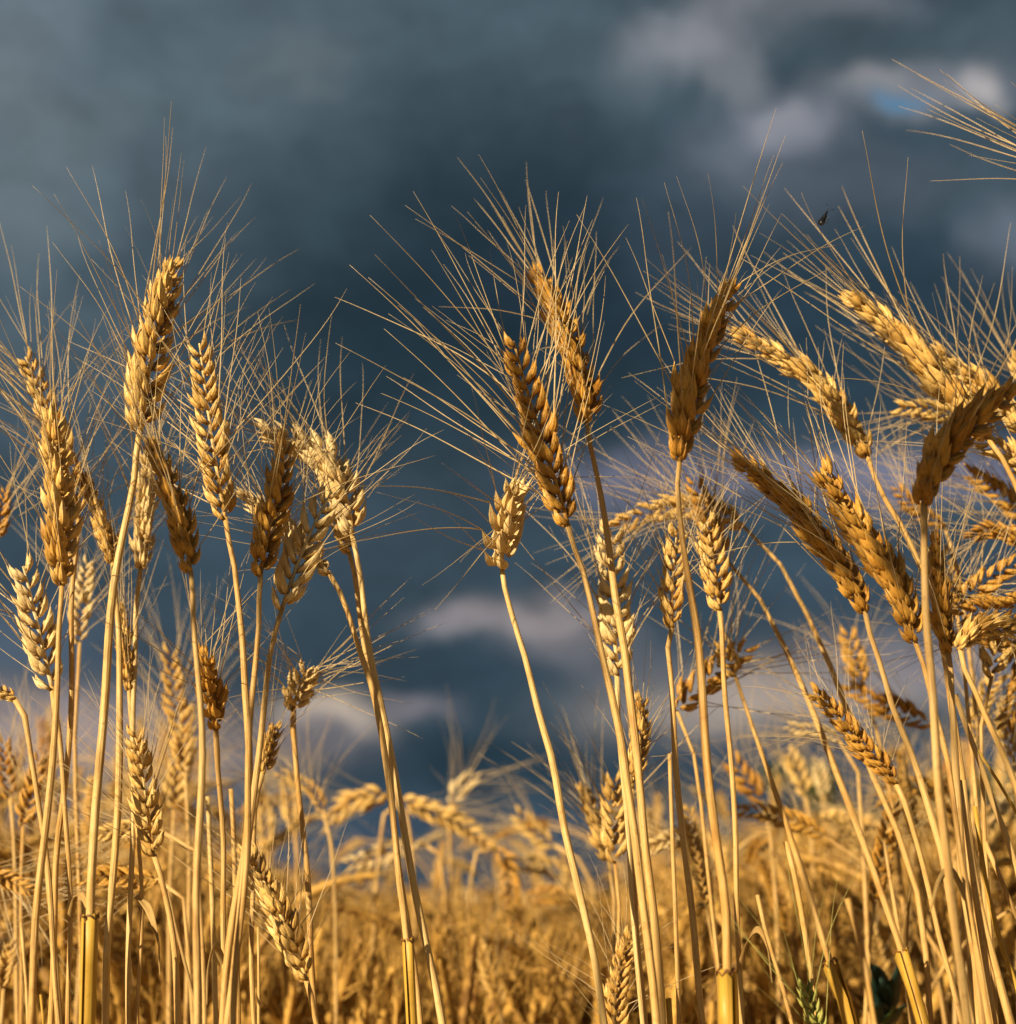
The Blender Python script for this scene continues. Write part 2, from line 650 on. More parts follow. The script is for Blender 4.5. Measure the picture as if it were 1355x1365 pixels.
def awn_set(m, tips, t, T, r, s, length, spread=1.0, many=1.0):
    """direction, place, bend side and length of each awn a spikelet bears"""
    res = []
    for j, (tp, dr) in enumerate(tips):
        if j == 2 and r.random() > .35 * many:
            continue
        if r.random() > .95 * many:
            continue
        if t < .09 and r.random() < .5:
            continue
        p = m @ tp
        d = (m.to_3x3() @ dr).normalized()
        out = (d - T * d.dot(T))
        if out.length > 1e-4:
            out.normalize()
        ang = (40 - 20 * t + r.gauss(0, 11)) * spread
        d2 = (T * math.cos(R(ang)) + out * math.sin(R(ang)) + Vector([r.uniform(-.09, .09) for _ in range(3)])).normalized()
        ln = length * (r.uniform(.72, 1.45) if r.random() > .12 else r.uniform(.2, .6)) * (1.0 if j < 2 else .75) * (.82 + .25 * math.sin(math.pi * min(1, t * 1.1 + .1)))
        res.append((p - d2 * .0006, d2, out if out.length > .5 else Vector((1, 0, 0)), ln))
    return res


def to_ground(bottom, prev):
    """carries a stem from its last traced point down to the soil"""
    d = (bottom - prev)
    sl = d.x / min(-.02, d.z) if abs(d.z) > 1e-4 else 0
    sl = max(-.22, min(.22, sl))
    sy = d.y / min(-.02, d.z)
    sy = max(-.1, min(.1, sy))
    z = bottom.z
    return [bottom + Vector((-sl * z * f * (1 - .35 * f), -sy * z * f * .6, -z * f)) for f in (.3, .65, 1.0)]


def stem_tube(mb, path, w_top, w_low, sides=10, n=60, node=True, r=rng):
    pts = resample(path, n)
    total = sum((pts[i + 1] - pts[i]).length for i in range(n))
    nz = r.uniform(.40, .55)

    def rad(t):
        s = t * total
        q = min(1, s / .14)
        q = q * q * (3 - 2 * q)
        x = w_top + (w_low - w_top) * q
        if s < .014:
            x *= 1.0 + .30 * abs(math.sin(s * 520))
        if node and abs(t - nz) < .016:
            x *= 1.25
        return x * .5
    # a little life in the line
    ph = r.uniform(0, 6)
    for i in range(2, n - 1):
        a = .0007 * math.sin(i * .7 + ph)
        pts[i] = pts[i] + Vector((a, a * .6, 0))
    tube(mb, pts, rad, sides, vscale=14.0)
    return pts


VIEW = Vector((0, 1, 0))


def px_len(w, D):
    return w / F * D * 1.02


def stalk(label, ear, W, stem, D, detail='hero', mat='husk', smat='stem', roll=0, awn=.085, wt=7, wl=11, dt=0.0,
          spread=1.0, group='wheat stalks standing sharp in the foreground', seed=0, sheath=None, many=1.0, name='wheat_stalk', D0=None, cat='wheat stalk', raw=None, dstem=0.0, leaves=None):
    """ear: photo points base > tip; stem: photo points from the ear down. dt: how much nearer the tip is than the base"""
    r = random.Random(1000 + seed)
    if raw:
        epts, spts = raw
    else:
        k = len(ear) - 1
        epts = [at(x, y, D - dt * i / k) for i, (x, y) in enumerate(ear)]
        q = max(1, len(stem) - 1)
        spts = [at(x, y, D + dstem * (i + 1) / (q + 1)) for i, (x, y) in enumerate(stem)]
    chain = [epts[0]] + spts
    chain = chain + to_ground(chain[-1], chain[-2])
    root = link(name, None, None, chain[-1])
    root.empty_display_size = .02
    tag(root, label, cat, group)
    O = chain[-1].copy()
    Wm = px_len(W, D) if not raw else W
    w_t, w_l = (px_len(wt * .95, D), px_len(wl * .86, D)) if not raw else (wt, wl)
    mb = MB()
    path = [p - O for p in chain]
    T0 = (epts[1] - epts[0]).normalized()
    path = [path[0] + T0 * .002] + path[1:]
    spath = stem_tube(mb, path, w_t, w_l, 10 if detail == 'hero' else 6, 64 if detail == 'hero' else 26, r=r)
    st = link('stem', mb.mesh('stem', M[smat]), root, (0, 0, 0))
    lay, pts, s = ear_layout(epts, Wm, roll, r, VIEW)
    ln = awn * (r.uniform(.94, 1.06))
    eo = epts[0]
    if detail == 'hero':
        mb = MB()
        rp = [p - eo for p in pts]
        tube(mb, rp, lambda t: (.0011 * s) * (1 - .5 * t) * (1 + .25 * math.sin(t * len(rp) * 3.1)), 6)
        e = link('ear', mb.mesh('ear_spine', M[mat]), root, eo - O)
        for (m, t, T, Sd) in lay:
            me, tips = r.choice(SPIK[mat])
            mloc = Matrix.Translation(-eo) @ m
            link('spikelet', me, e, mtx=mloc)
            for (p, d, side, L_) in awn_set(m, tips, t, T, r, s, ln, spread, many) + (awn_set(m, tips, t, T, r, s, ln, spread * .8, 1) if many > 1.3 else []):
                ma = r.choice(AWN_MESH if mat != 'green_husk' else AWN_GREEN)
                mm = Matrix.Translation(p - eo) @ axes(d, side) @ Matrix.Scale(L_, 4)
                link('awn', ma, e, mtx=mm)
    else:
        mb, ab = MB(), MB()
        lo = detail == 'low'
        for (m, t, T, Sd) in lay:
            tips = make_spikelet(mb, Matrix.Translation(-eo) @ m, r, True)
            tips = [((m.inverted() @ (tp + eo)), (m.to_3x3().inverted() @ dr).normalized()) for tp, dr in tips]
            for (p, d, side, L_) in awn_set(m, tips, t, T, r, s, ln, spread, many * (.9 if not lo else .7)):
                b = r.choice(AWNS)
                mm = Matrix.Translation(p - eo) @ axes(d, side) @ Matrix.Scale(L_, 4)
                sub = [mm @ Vector(v) for v in b.v]
                ab.add(sub, b.f, b.uv)
        e = link('ear', mb.mesh('ear', M[mat]), root, eo - O)
        link('beard', ab.mesh('beard', M['awn'] if mat != 'green_husk' else M['green_husk']), e, (0, 0, 0))
    if sheath:
        make_sheath(root, O, chain, D, *sheath)
    for (pp, wid, tw) in (leaves or []):
        blade_part(root, O, [at(x, y, D - .012 * q_) for q_, (x, y) in enumerate(pp)], px_len(wid, D), twist=tw, fold=.5)
    return root


def make_sheath(root, O, chain, D, ytop, wpx, side=1, slit=True, mat='sheath'):
    """leaf sheath that wraps the stem from photo height ytop downwards"""
    pts = resample([chain[i] for i in range(len(chain))], 200)
    ztop = at(677, ytop, D).z
    sub = [p - O for p in pts if p.z <= ztop]
    sub = sub[:max(10, len(sub) - 30)]
    if len(sub) < 4:
        return
    path = resample(sub, 24)
    w = px_len(wpx, D) * .5
    mb = MB()
    fr = frames(path, Vector((1, 0, 0)))
    vs, uv, fs = [], [], []
    sides = 14
    for layer in (1.0, .88):
        for i, p in enumerate(path):
            t, a, b = fr[i]
            f = i / 24
            ww = w * (1 + .12 * math.exp(-i * .9)) * layer
            for k in range(sides + 1):
                th = R(95 + side * 25) + R(335) * k / sides
                rr = ww * (1.0 + (.10 * k / sides if slit else 0) + .03 * math.sin(i * 1.3 + k))
                top = .0025 * math.sin(k * 1.1 + side) if i == 0 else 0
                vs.append(p + a * rr * math.cos(th) + b * rr * math.sin(th) + Vector((0, 0, top)))
                uv.append((k / sides, i * .12))
    m = sides + 1
    off = len(path) * m
    for i in range(len(path) - 1):
        for k in range(sides):
            fs.append((i * m + k, i * m + k + 1, (i + 1) * m + k + 1, (i + 1) * m + k))
            fs.append((off + i * m + k, off + (i + 1) * m + k, off + (i + 1) * m + k + 1, off + i * m + k + 1))
    for k in range(sides):
        fs.append((k, off + k, off + k + 1, k + 1))
    mb.add(vs, fs, uv)
    sh = link('leaf_sheath', mb.mesh('leaf_sheath', M[mat]), root, (0, 0, 0))
    # torn brown rim where the blade broke off
    rb = MB()
    t, a, b = fr[0]
    ring = []
    for k in range(13):
        th = R(95 + side * 25) + R(335) * k / 12
        rr = w * 1.16
        ring.append(path[0] + a * rr * math.cos(th) + b * rr * math.sin(th) + Vector((0, 0, .0006 + .0018 * math.sin(k * 2.3))))
    tube(rb, ring, lambda t: .00055 + .0003 * math.sin(t * 19) ** 2, 5)
    link('rim', rb.mesh('rim', M['rim']), sh, (0, 0, 0))


def blade_part(root, O, pts3, width, name='leaf', mat='blade', twist=40, fold=.25):
    """a dry leaf blade: a folded ribbon with its own thickness"""
    path = resample([p - O for p in pts3], 22)
    fr = frames(path, Vector((1, .3, 0)))
    mb = MB()
    vs, uv, fs = [], [], []
    cols = [-1, -.5, 0, .5, 1]
    for layer in (0, 1):
        for i, p in enumerate(path):
            f = i / 22
            t, a, b = fr[i]
            q = Quaternion(t, R(twist * f))
            a2, b2 = q @ a, q @ b
            w = width * .5 * (1 - f ** 2.2) * (.75 + .25 * min(1, f * 8)) + .0002
            for c in cols:
                vs.append(p + a2 * (c * w) + b2 * (fold * w * abs(c) + layer * .0003))
                uv.append(((c + 1) / 2, f * 3))
    m = 5
    off = len(path) * m
    for i in range(len(path) - 1):
        for k in range(4):
            fs.append((i * m + k, i * m + k + 1, (i + 1) * m + k + 1, (i + 1) * m + k))
            fs.append((off + i * m + k, off + (i + 1) * m + k, off + (i + 1) * m + k + 1, off + i * m + k + 1))
        for k, s_ in ((0, 1), (4, -1)):
            q4 = (i * m + k, (i + 1) * m + k, off + (i + 1) * m + k, off + i * m + k)
            fs.append(q4 if s_ > 0 else q4[::-1])
    mb.add(vs, fs, uv)
    return link(name, mb.mesh(name, M[mat]), root, (0, 0, 0))


# ------------------------------------------------------------------ ground
def build_ground():
    mb = MB()
    xs = [-1500, -400, -120, -40, -12, -4, -1.5, 0, 1.5, 4, 12, 40, 120, 400, 1500]
    ys = [-200, -40, -10, -3, -1, 0, 1, 2, 4, 8, 15, 30, 60, 120, 300, 900, 2500]
    vs = [Vector((x, y, 0)) for y in ys for x in xs]
    n = len(xs)
    fs = [(j * n + i, j * n + i + 1, (j + 1) * n + i + 1, (j + 1) * n + i) for j in range(len(ys) - 1) for i in range(n - 1)]
    mb.add(vs, fs, [(v.x, v.y) for v in vs])
    o = link('ground', mb.mesh('ground', M['soil'], False))
    tag(o, kind='structure', label='dry straw strewn soil of the wheat field')


build_ground()


# ------------------------------------------------------------------ tree row on the right horizon
def build_tree(px, D, top_y, width, seed, label):
    r = random.Random(seed)
    d = ray(px, HORIZON)
    x = CAM.x + d.x * D / d.y
    h = at(px, top_y, D).z
    root = link('tree', None, None, (x, D, 0))
    tag(root, label, 'tree', 'trees on the horizon behind the right of the field')
    mb = MB()
    tube(mb, [Vector((0, 0, 0)), Vector((.1, 0, h * .3)), Vector((-.1, .1, h * .7))], lambda t: .30 * (1 - t) + .06, 8, vscale=1)
    for k in range(6):
        a = r.uniform(0, 6.28)
        z = h * r.uniform(.25, .5)
        q = Vector((math.cos(a), math.sin(a), .8)) * width * .32
        tube(mb, [Vector((0, 0, z)), Vector((0, 0, z)) + q * .5, Vector((0, 0, z)) + q + Vector((0, 0, .3))], lambda t: .10 * (1 - t) + .03, 6, vscale=1)
    link('trunk', mb.mesh('trunk', M['bark']), root, (0, 0, 0))
    mb = MB()
    lobes = []
    for k in range(22):
        a = r.uniform(0, 6.28)
        rr = width * .5 * math.sqrt(r.random())
        zz = h * (.22 + .66 * r.random())
        lim = width * .5 * math.sqrt(max(0.05, 1 - ((zz / h - .5) / .52) ** 2))
        rr = min(rr, lim)
        lobes.append((Vector((rr * math.cos(a), rr * math.sin(a), zz)), width * r.uniform(.11, .2)))
    for c, s in lobes:
        for _ in range(130):
            v = Vector([r.gauss(0, 1) for _ in range(3)]).normalized() * s * r.uniform(.6, 1.08)
            p = c + v
            if p.z > h:
                p.z = h - r.uniform(0, .5)
            n1 = Vector([r.gauss(0, 1) for _ in range(3)]).normalized()
            n2 = n1.orthogonal().normalized()
            q = r.uniform(.07, .17)
            mb.add([p - n1 * q, p + n2 * q * .6, p + n1 * q, p - n2 * q * .6], [(0, 1, 2, 3)], [(0, 0), (1, 0), (1, 1), (0, 1)])
    link('crown', mb.mesh('crown', M['crown'], False), root, (0, 0, 0))


for i, (px, D, ty, w, lb) in enumerate([
    (1088, 52, 992, 3.4, 'blurred dark green tree just right of the thin curved stems, tallest on the horizon'),
    (1165, 58, 1040, 5.0, 'blurred low dark tree on the horizon behind the small brown drooping ear'),
    (1262, 56, 1030, 5.5, 'blurred dark tree on the horizon behind the thickest stems at right'),
    (1345, 54, 1015, 5.5, 'blurred dark tree on the horizon at the right edge'),
    (1010, 66, 1105, 5.0, 'small blurred green tree low on the horizon left of the tallest tree'),
]):
    build_tree(px, D, ty, w, 40 + i, lb)

# ------------------------------------------------------------------ the sharp foreground stalks, traced from the photograph
H = []


def hero(label, ear, W, stem, D, **kw):
    kw.setdefault('seed', len(H) + 1)
    o = stalk(label, ear, W, stem, D, **kw)
    H.append(o)
    return o


hero('tallest golden bearded wheat ear of the left cluster, leaning right at its tip', [(186, 576), (198, 500), (214, 420), (232, 348)], 55,
     [(184, 590), (176, 648), (166, 703), (150, 808), (135, 975), (125, 1147), (120, 1223), (116, 1365)], .80, roll=60, awn=.088, wt=9, wl=13, sheath=(1213, 19), smat='stem_pale')
hero('long golden wheat ear near the left edge standing upright on a pale stem', [(83, 782), (80, 720), (77, 640), (70, 562)], 54,
     [(82, 792), (80, 830), (78, 913), (66, 1040), (57, 1147), (47, 1249), (39, 1365)], .80, roll=75, awn=.085, wl=11)
hero('golden wheat ear whose thin tip is the highest at the left edge', [(106, 690), (86, 610), (62, 540), (34, 476)], 36,
     [(102, 730), (97, 800), (95, 900), (88, 1040), (76, 1147), (70, 1260), (68, 1365)], .86, roll=30, awn=.085, wl=9, sheath=None)
hero('small golden wheat ear tucked behind the tall stem right of the long left ear', [(151, 752), (142, 715), (128, 675), (115, 640)], 32,
     [(152, 775), (158, 870), (161, 1000), (151, 1147), (145, 1249), (141, 1365)], .87, roll=80, awn=.07, wl=11, smat='stem_pale')
hero('pale creamy wheat ear directly behind the tallest left stem', [(188, 760), (191, 700), (196, 650), (200, 602)], 38,
     [(187, 770), (180, 820), (178, 950), (180, 1040), (173, 1180), (172, 1365)], .885, mat='husk_pale', smat='stem_pale', roll=85, awn=.07, wl=8)
hero('narrow pale wheat ear hanging low between two tall left stems', [(172, 922), (168, 885), (165, 850), (163, 812)], 26,
     [(174, 950), (178, 1030), (186, 1150), (188, 1260), (184, 1365)], .885, roll=85, awn=.065, wl=6, wt=5, leaves=[([(187, 1200), (200, 1215), (212, 1250), (214, 1300)], 9, 150)])
hero('pale wheat ear with loose open husks crossing low left stems', [(205, 1142), (197, 1080), (188, 1020), (179, 975)], 36,
     [(209, 1150), (219, 1186), (229, 1249), (239, 1365)], .85, mat='husk', roll=10, awn=.06, wl=11)
hero('amber wheat ear with two neat rows of husks, second tallest of the left cluster', [(301, 694), (288, 620), (277, 545), (266, 458)], 44,
     [(304, 715), (310, 745), (316, 800), (324, 863), (330, 940), (333, 986), (331, 1061), (326, 1130), (315, 1198), (305, 1280), (297, 1365)], .80, mat='husk', roll=5, awn=.08, wl=11)
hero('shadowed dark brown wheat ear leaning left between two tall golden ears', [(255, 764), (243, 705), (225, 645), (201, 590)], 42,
     [(256, 778), (259, 820), (263, 870), (267, 938), (268, 1026), (263, 1223), (261, 1365)], .75, mat='husk_amber_shade', roll=70, awn=.075, wl=11)
hero('short squat amber ear below the shadowed ear, its beard fanned wide', [(288, 972), (284, 940), (278, 905), (269, 872)], 40,
     [(289, 990), (291, 1040), (298, 1147), (300, 1300), (302, 1365)], .84, mat='husk_amber_shade', roll=75, awn=.075, wl=8, spread=1.5, dt=.03, leaves=[([(300, 1290), (288, 1262), (280, 1290), (276, 1340)], 8, 120)])
hero('dark amber upright ear in front of the arching pale ear', [(347, 770), (357, 715), (372, 650), (381, 588)], 44,
     [(346, 785), (345, 810), (340, 885), (335, 960), (331, 1060), (327, 1150), (318, 1260), (312, 1365)], .77, mat='husk_amber_shade', roll=50, awn=.07, wl=10)
hero('pale wheat ear arching over to the left at the right of the left cluster', [(470, 715), (462, 668), (442, 622), (402, 594), (352, 577)], 52,
     [(474, 730), (480, 772), (493, 860), (508, 936), (521, 1011), (539, 1109), (557, 1198), (572, 1275), (588, 1365)], .85, mat='husk_pale', smat='stem_pale', roll=40, awn=.078, wl=11)
hero('plump half shaded ear rising right under the pale arching ear', [(375, 815), (392, 765), (414, 710), (442, 655)], 48,
     [(371, 828), (363, 860), (353, 923), (345, 998), (335, 1100), (322, 1200), (310, 1300), (303, 1365)], .79, mat='husk_pale', roll=15, awn=.065, wl=11)
hero('ear bent left behind the dark upright ear, its stem sheathed bright yellow', [(440, 765), (412, 735), (375, 700), (325, 660)], 34,
     [(447, 775), (461, 810), (478, 860), (496, 910), (506, 960), (513, 1011), (524, 1096), (534, 1173), (542, 1236), (549, 1365)], .84, mat='husk_pale', roll=60, awn=.06, wl=10, sheath=(1247, 13))
hero('small pale ear hidden behind the arching ear of the left cluster', [(466, 738), (458, 705), (448, 670), (434, 640)], 30,
     [(471, 754), (484, 840), (499, 925), (512, 1000), (522, 1060), (530, 1130), (545, 1240), (560, 1365)], .885, mat='husk', roll=60, awn=.07, wl=8)
hero('stubby pale ear seen nearly end on, alone before the small bright cloud', [(391, 944), (398, 920), (409, 892)], 40,
     [(390, 955), (391, 973), (396, 1015), (403, 1100), (409, 1173), (416, 1275), (421, 1365)], .93, mat='husk_pale', roll=45, awn=.075, wl=9, spread=1.7, dt=.035, many=1.6)
hero('small pale ear wedged behind the bundle of left stems', [(350, 1032), (358, 1000), (368, 968)], 28,
     [(344, 1050), (338, 1130), (335, 1250), (340, 1365)], .90, mat='husk', roll=60, awn=.05, wl=7)
hero('lowest sharp pale ear slanting across the bottom left stems', [(409, 1308), (390, 1255), (362, 1195), (330, 1135)], 38,
     [(414, 1325), (420, 1355), (424, 1400)], .87, mat='husk', roll=35, awn=.06, wl=9, dt=-.02)
hero('pale side lit ear at the left edge leaning over its hidden stem', [(70, 920), (58, 868), (44, 808), (31, 755)], 46,
     [(74, 950), (84, 1020), (89, 1096), (92, 1198), (92, 1365)], .85, mat='husk_pale', roll=35, awn=.075, wl=7, leaves=[([(92, 1230), (104, 1195), (116, 1205), (122, 1250)], 8, 140)])
hero('ear bending out of the frame at the left edge on a thin curved stem', [(22, 932), (0, 922), (-30, 922), (-55, 940)], 22,
     [(28, 941), (38, 976), (48, 1040), (53, 1084), (64, 1173), (71, 1249), (78, 1365)], .84, roll=40, awn=.05, wl=8)

# right cluster
hero('amber ear with dark middle rows left of centre right, leaning left', [(758, 702), (745, 655), (724, 590), (704, 525), (685, 455)], 49,
     [(767, 734), (778, 766), (791, 815), (806, 880), (824, 966), (836, 1054), (844, 1096), (857, 1190), (869, 1300), (874, 1365)], .79, mat='husk_amber_shade', roll=8, awn=.095, wl=12)
hero('tall golden brown ear behind the leaning amber ear, highest in the middle', [(783, 566), (776, 500), (752, 430), (713, 360)], 54,
     [(785, 582), (799, 654), (811, 725), (822, 796), (834, 867), (839, 923), (848, 1005), (861, 1122), (872, 1211), (878, 1300), (882, 1365)], .83, mat='husk_amber_shade', roll=55, awn=.095, wl=12)
hero('creamy squat ear standing alone left of the right cluster', [(668, 754), (671, 722), (677, 685), (683, 648)], 60,
     [(670, 770), (678, 800), (692, 845), (703, 883), (718, 953), (736, 1016), (752, 1096), (770, 1173), (788, 1262), (805, 1365)], .84, mat='husk_pale', smat='stem_pale', roll=70, awn=.08, wl=11, spread=1.9, dt=.04, many=1.6)
hero('pale slender ear crossed by the two long straight stems', [(823, 902), (820, 840), (818, 770), (814, 706)], 46,
     [(824, 930), (828, 990), (835, 1096), (841, 1173), (849, 1262), (856, 1365)], .885, mat='husk_pale', smat='stem_pale', roll=10, awn=.07, wl=7)
hero('golden ear peeping out right of the two long straight stems', [(842, 1052), (850, 1010), (856, 965), (854, 930)], 30,
     [(842, 1070), (846, 1150), (852, 1260), (860, 1365)], .89, mat='husk', roll=40, awn=.05, wl=6)
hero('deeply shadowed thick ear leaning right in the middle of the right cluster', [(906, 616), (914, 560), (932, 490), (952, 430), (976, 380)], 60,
     [(903, 635), (904, 650), (912, 725), (922, 796), (931, 867), (943, 1005), (956, 1122), (966, 1210), (969, 1290), (971, 1365)], .76, mat='husk_amber_shade', roll=65, awn=.09, wl=13, sheath=(1291, 22, -1))
hero('small neat ear with plump round husks just left of its twin', [(897, 838), (896, 790), (899, 745), (904, 702)], 34,
     [(891, 858), (893, 890), (900, 1005), (910, 1096), (920, 1198), (930, 1300), (938, 1365)], .86, mat='husk', roll=10, awn=.055, wl=10)
hero('small neat ear with plump round husks just right of its twin', [(960, 815), (955, 775), (949, 735), (943, 695)], 38,
     [(963, 845), (967, 911), (972, 982), (978, 1076), (982, 1147), (988, 1365)], .86, mat='husk', roll=12, awn=.06, wl=8, leaves=[([(986, 1300), (1000, 1255), (1014, 1240), (1026, 1268), (1030, 1310)], 9, 160)])
hero('ear leaning left below the high right ears with a smooth arched stem', [(1158, 610), (1132, 562), (1095, 515), (1045, 478), (988, 448)], 47,
     [(1164, 630), (1179, 662), (1199, 695), (1222, 745), (1243, 795), (1262, 880), (1275, 980), (1290, 1100), (1310, 1250), (1325, 1365)], .86, mat='husk', roll=55, awn=.085, wl=11)
hero('large bright ear pointing to upper left near the right edge', [(1318, 585), (1283, 545), (1238, 490), (1188, 440), (1134, 398)], 60,
     [(1345, 625), (1375, 700), (1400, 830), (1420, 1000), (1430, 1200)], .84, mat='husk', roll=60, awn=.09, wl=11)
hero('bright ear lying right above the large pointing ear at the right edge', [(1362, 575), (1330, 535), (1295, 505), (1252, 476)], 52,
     [(1390, 630), (1410, 720), (1425, 900), (1440, 1200)], .88, mat='husk', roll=60, awn=.09, wl=11)
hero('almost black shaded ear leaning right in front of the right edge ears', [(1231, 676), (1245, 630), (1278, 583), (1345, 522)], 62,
     [(1232, 690), (1234, 737), (1235, 784), (1236, 840), (1245, 955), (1252, 1043), (1259, 1096), (1267, 1173), (1277, 1275), (1290, 1365)], .71, mat='husk_amber_shade', roll=65, awn=.08, wt=10, wl=13)
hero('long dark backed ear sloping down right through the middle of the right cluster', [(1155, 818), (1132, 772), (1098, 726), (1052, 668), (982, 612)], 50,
     [(1158, 835), (1163, 855), (1177, 895), (1192, 944), (1210, 988), (1225, 1032), (1241, 1088), (1258, 1150), (1280, 1270), (1295, 1365)], .83, mat='husk_amber_shade', roll=50, awn=.085, wl=11)
hero('lit ear with open husks sloping parallel to the long dark backed ear', [(1221, 858), (1205, 805), (1182, 760), (1140, 695), (1098, 628)], 52,
     [(1226, 872), (1236, 900), (1250, 960), (1262, 1010), (1275, 1100), (1300, 1250), (1318, 1365)], .79, mat='husk_amber_shade', roll=40, awn=.085, wl=9, leaves=[([(1290, 1200), (1272, 1160), (1254, 1172), (1240, 1215)], 9, 130)])
hero('dark upright ear half hidden behind the straight right stem, on the thickest stem', [(1265, 872), (1258, 830), (1252, 775), (1248, 718)], 36,
     [(1268, 890), (1269, 942), (1273, 1010), (1280, 1096), (1287, 1185), (1300, 1275), (1313, 1365)], .82, mat='husk_amber_shade', roll=50, awn=.06, wt=8, wl=14)
hero('tangled golden ear at the right edge whose stem is bent over sharply', [(1277, 866), (1298, 842), (1328, 834), (1370, 838)], 36,
     [(1277, 872), (1299, 917), (1316, 959), (1334, 999), (1356, 1055), (1385, 1150), (1400, 1250)], .80, mat='husk', roll=60, awn=.06, wl=11)
hero('small brown ear drooping to the left beneath the right cluster', [(1196, 1045), (1178, 1022), (1152, 995), (1120, 958), (1085, 922)], 30,
     [(1200, 1053), (1214, 1091), (1226, 1135), (1239, 1193), (1252, 1249), (1268, 1300), (1284, 1365)], .87, mat='husk_amber_shade', roll=15, awn=.05, wl=8)
hero('bearded ear beyond the right edge with only its awns reaching in', [(1572, 292), (1510, 262), (1450, 236), (1398, 212)], 50,
     [(1600, 400), (1610, 600), (1620, 900)], .80, mat='husk', roll=50, awn=.105, wl=11, spread=.62, many=.7)

# ------------------------------------------------------------------ slightly blurred stalks just behind, traced too
SOFT = 'wheat stalks just behind the sharp ones, slightly blurred'


def soft(label, ear, W, stem, D, **kw):
    kw.setdefault('detail', 'mid')
    kw.setdefault('group', SOFT)
    kw.setdefault('awn', .07)
    kw.setdefault('wl', 7)
    kw.setdefault('wt', 5)
    return hero(label, ear, W, stem, D, **kw)


soft('ear lying level to the left behind the two small neat twin ears', [(992, 700), (940, 678), (880, 680), (822, 702)], 36,
     [(1028, 735), (1052, 772), (1087, 843), (1115, 906), (1139, 968), (1163, 1028), (1183, 1076), (1203, 1122), (1221, 1178), (1232, 1240), (1240, 1365)], .97, wl=9, awn=.08)
soft('brown ear behind the small twin ears on a dark curved stem', [(966, 745), (950, 705), (938, 672), (925, 640)], 34,
     [(975, 750), (1004, 784), (1028, 824), (1052, 872), (1075, 923), (1092, 968), (1108, 1010), (1130, 1068), (1147, 1114), (1168, 1173), (1188, 1231), (1198, 1257), (1212, 1310), (1231, 1365)], .95, wl=10, mat='husk_amber_shade', sheath=(1259, 15))
soft('brown ear rising right behind the straight orange stem', [(900, 950), (925, 922), (958, 893), (998, 862)], 36,
     [(915, 958), (922, 985), (931, 1041), (938, 1085), (945, 1160), (956, 1267), (962, 1365)], .99, mat='husk_amber_shade', awn=.09, wl=6)
soft('stub ear on the stem with the drooping sheath at lower right', [(981, 902), (972, 880), (962, 855)], 26,
     [(985, 918), (1004, 970), (1021, 1017), (1046, 1089), (1066, 1147), (1084, 1203), (1104, 1275), (1119, 1320), (1134, 1365)], .95, wl=10, sheath=(1280, 16, -1))
soft('ear with orderly husks at mid height between left of the two straight stems', [(820, 1152), (819, 1110), (818, 1070), (819, 1036)], 34,
     [(826, 1175), (825, 1250), (826, 1365)], .99, mat='husk', roll=10)
soft('blurred leaning ear left of the orderly husked ear', [(812, 1148), (800, 1110), (788, 1080), (778, 1052)], 32,
     [(818, 1175), (820, 1260), (822, 1365)], 1.12, mat='husk', roll=60)
soft('broken ear at the bottom edge behind the two straight stems', [(820, 1400), (821, 1350), (826, 1300), (844, 1240)], 28,
     [(820, 1430), (822, 1500)], .90, mat='husk', roll=20, awn=.055, spread=1.3)
soft('pale ear lying level right of the two straight stems', [(932, 1121), (908, 1118), (884, 1124), (862, 1130)], 24,
     [(945, 1140), (949, 1198), (956, 1267), (960, 1365)], 1.15, mat='husk_pale', roll=10, wl=6)
soft('blurred dark ear upright behind the sloping right stems', [(1150, 918), (1143, 890), (1136, 866), (1130, 842)], 30,
     [(1165, 960), (1185, 1040), (1200, 1150), (1215, 1365)], 1.2, mat='husk_amber_shade')
soft('blurred dark ear lying level behind the straight right stem', [(1242, 965), (1200, 950), (1165, 934), (1132, 915)], 30,
     [(1262, 1000), (1275, 1090), (1285, 1200), (1300, 1365)], 1.15, mat='husk_amber_shade')
soft('pale leaf like ear pointing left beneath the sloping right stems', [(1120, 985), (1095, 975), (1070, 972), (1050, 968)], 18,
     [(1140, 1010), (1150, 1100), (1160, 1365)], 1.2, mat='husk_pale')
soft('blurred tan ear tip up behind the bundle at far left', [(106, 860), (108, 820), (112, 785), (118, 748)], 26,
     [(104, 900), (101, 1000), (104, 1150), (108, 1365)], 1.05, mat='husk_pale')
soft('blurred golden ear left of the short squat amber ear', [(247, 1030), (240, 970), (232, 915), (227, 866)], 30,
     [(250, 1080), (252, 1200), (250, 1365)], 1.2)
soft('blurred broad ear right beside the blurred golden ear', [(232, 1080), (238, 1030), (247, 985), (250, 940)], 30,
     [(230, 1120), (226, 1250), (224, 1365)], 1.3)
soft('dark blurred ear at the left edge below the bent one', [(14, 1066), (9, 1035), (6, 1005), (4, 985)], 26,
     [(18, 1110), (22, 1200), (24, 1365)], 1.15, mat='husk_amber_shade')
soft('brown ear just right of the dark ear at the left edge', [(30, 1104), (38, 1075), (46, 1045), (52, 1010)], 26,
     [(29, 1140), (28, 1220), (27, 1365)], 1.1, mat='husk_amber_shade')
soft('dark ear lying level at the left edge low in the picture', [(-25, 1160), (0, 1168), (28, 1182), (48, 1190)], 22,
     [(-40, 1180), (-50, 1300), (-55, 1365)], 1.05, mat='husk_amber_shade')
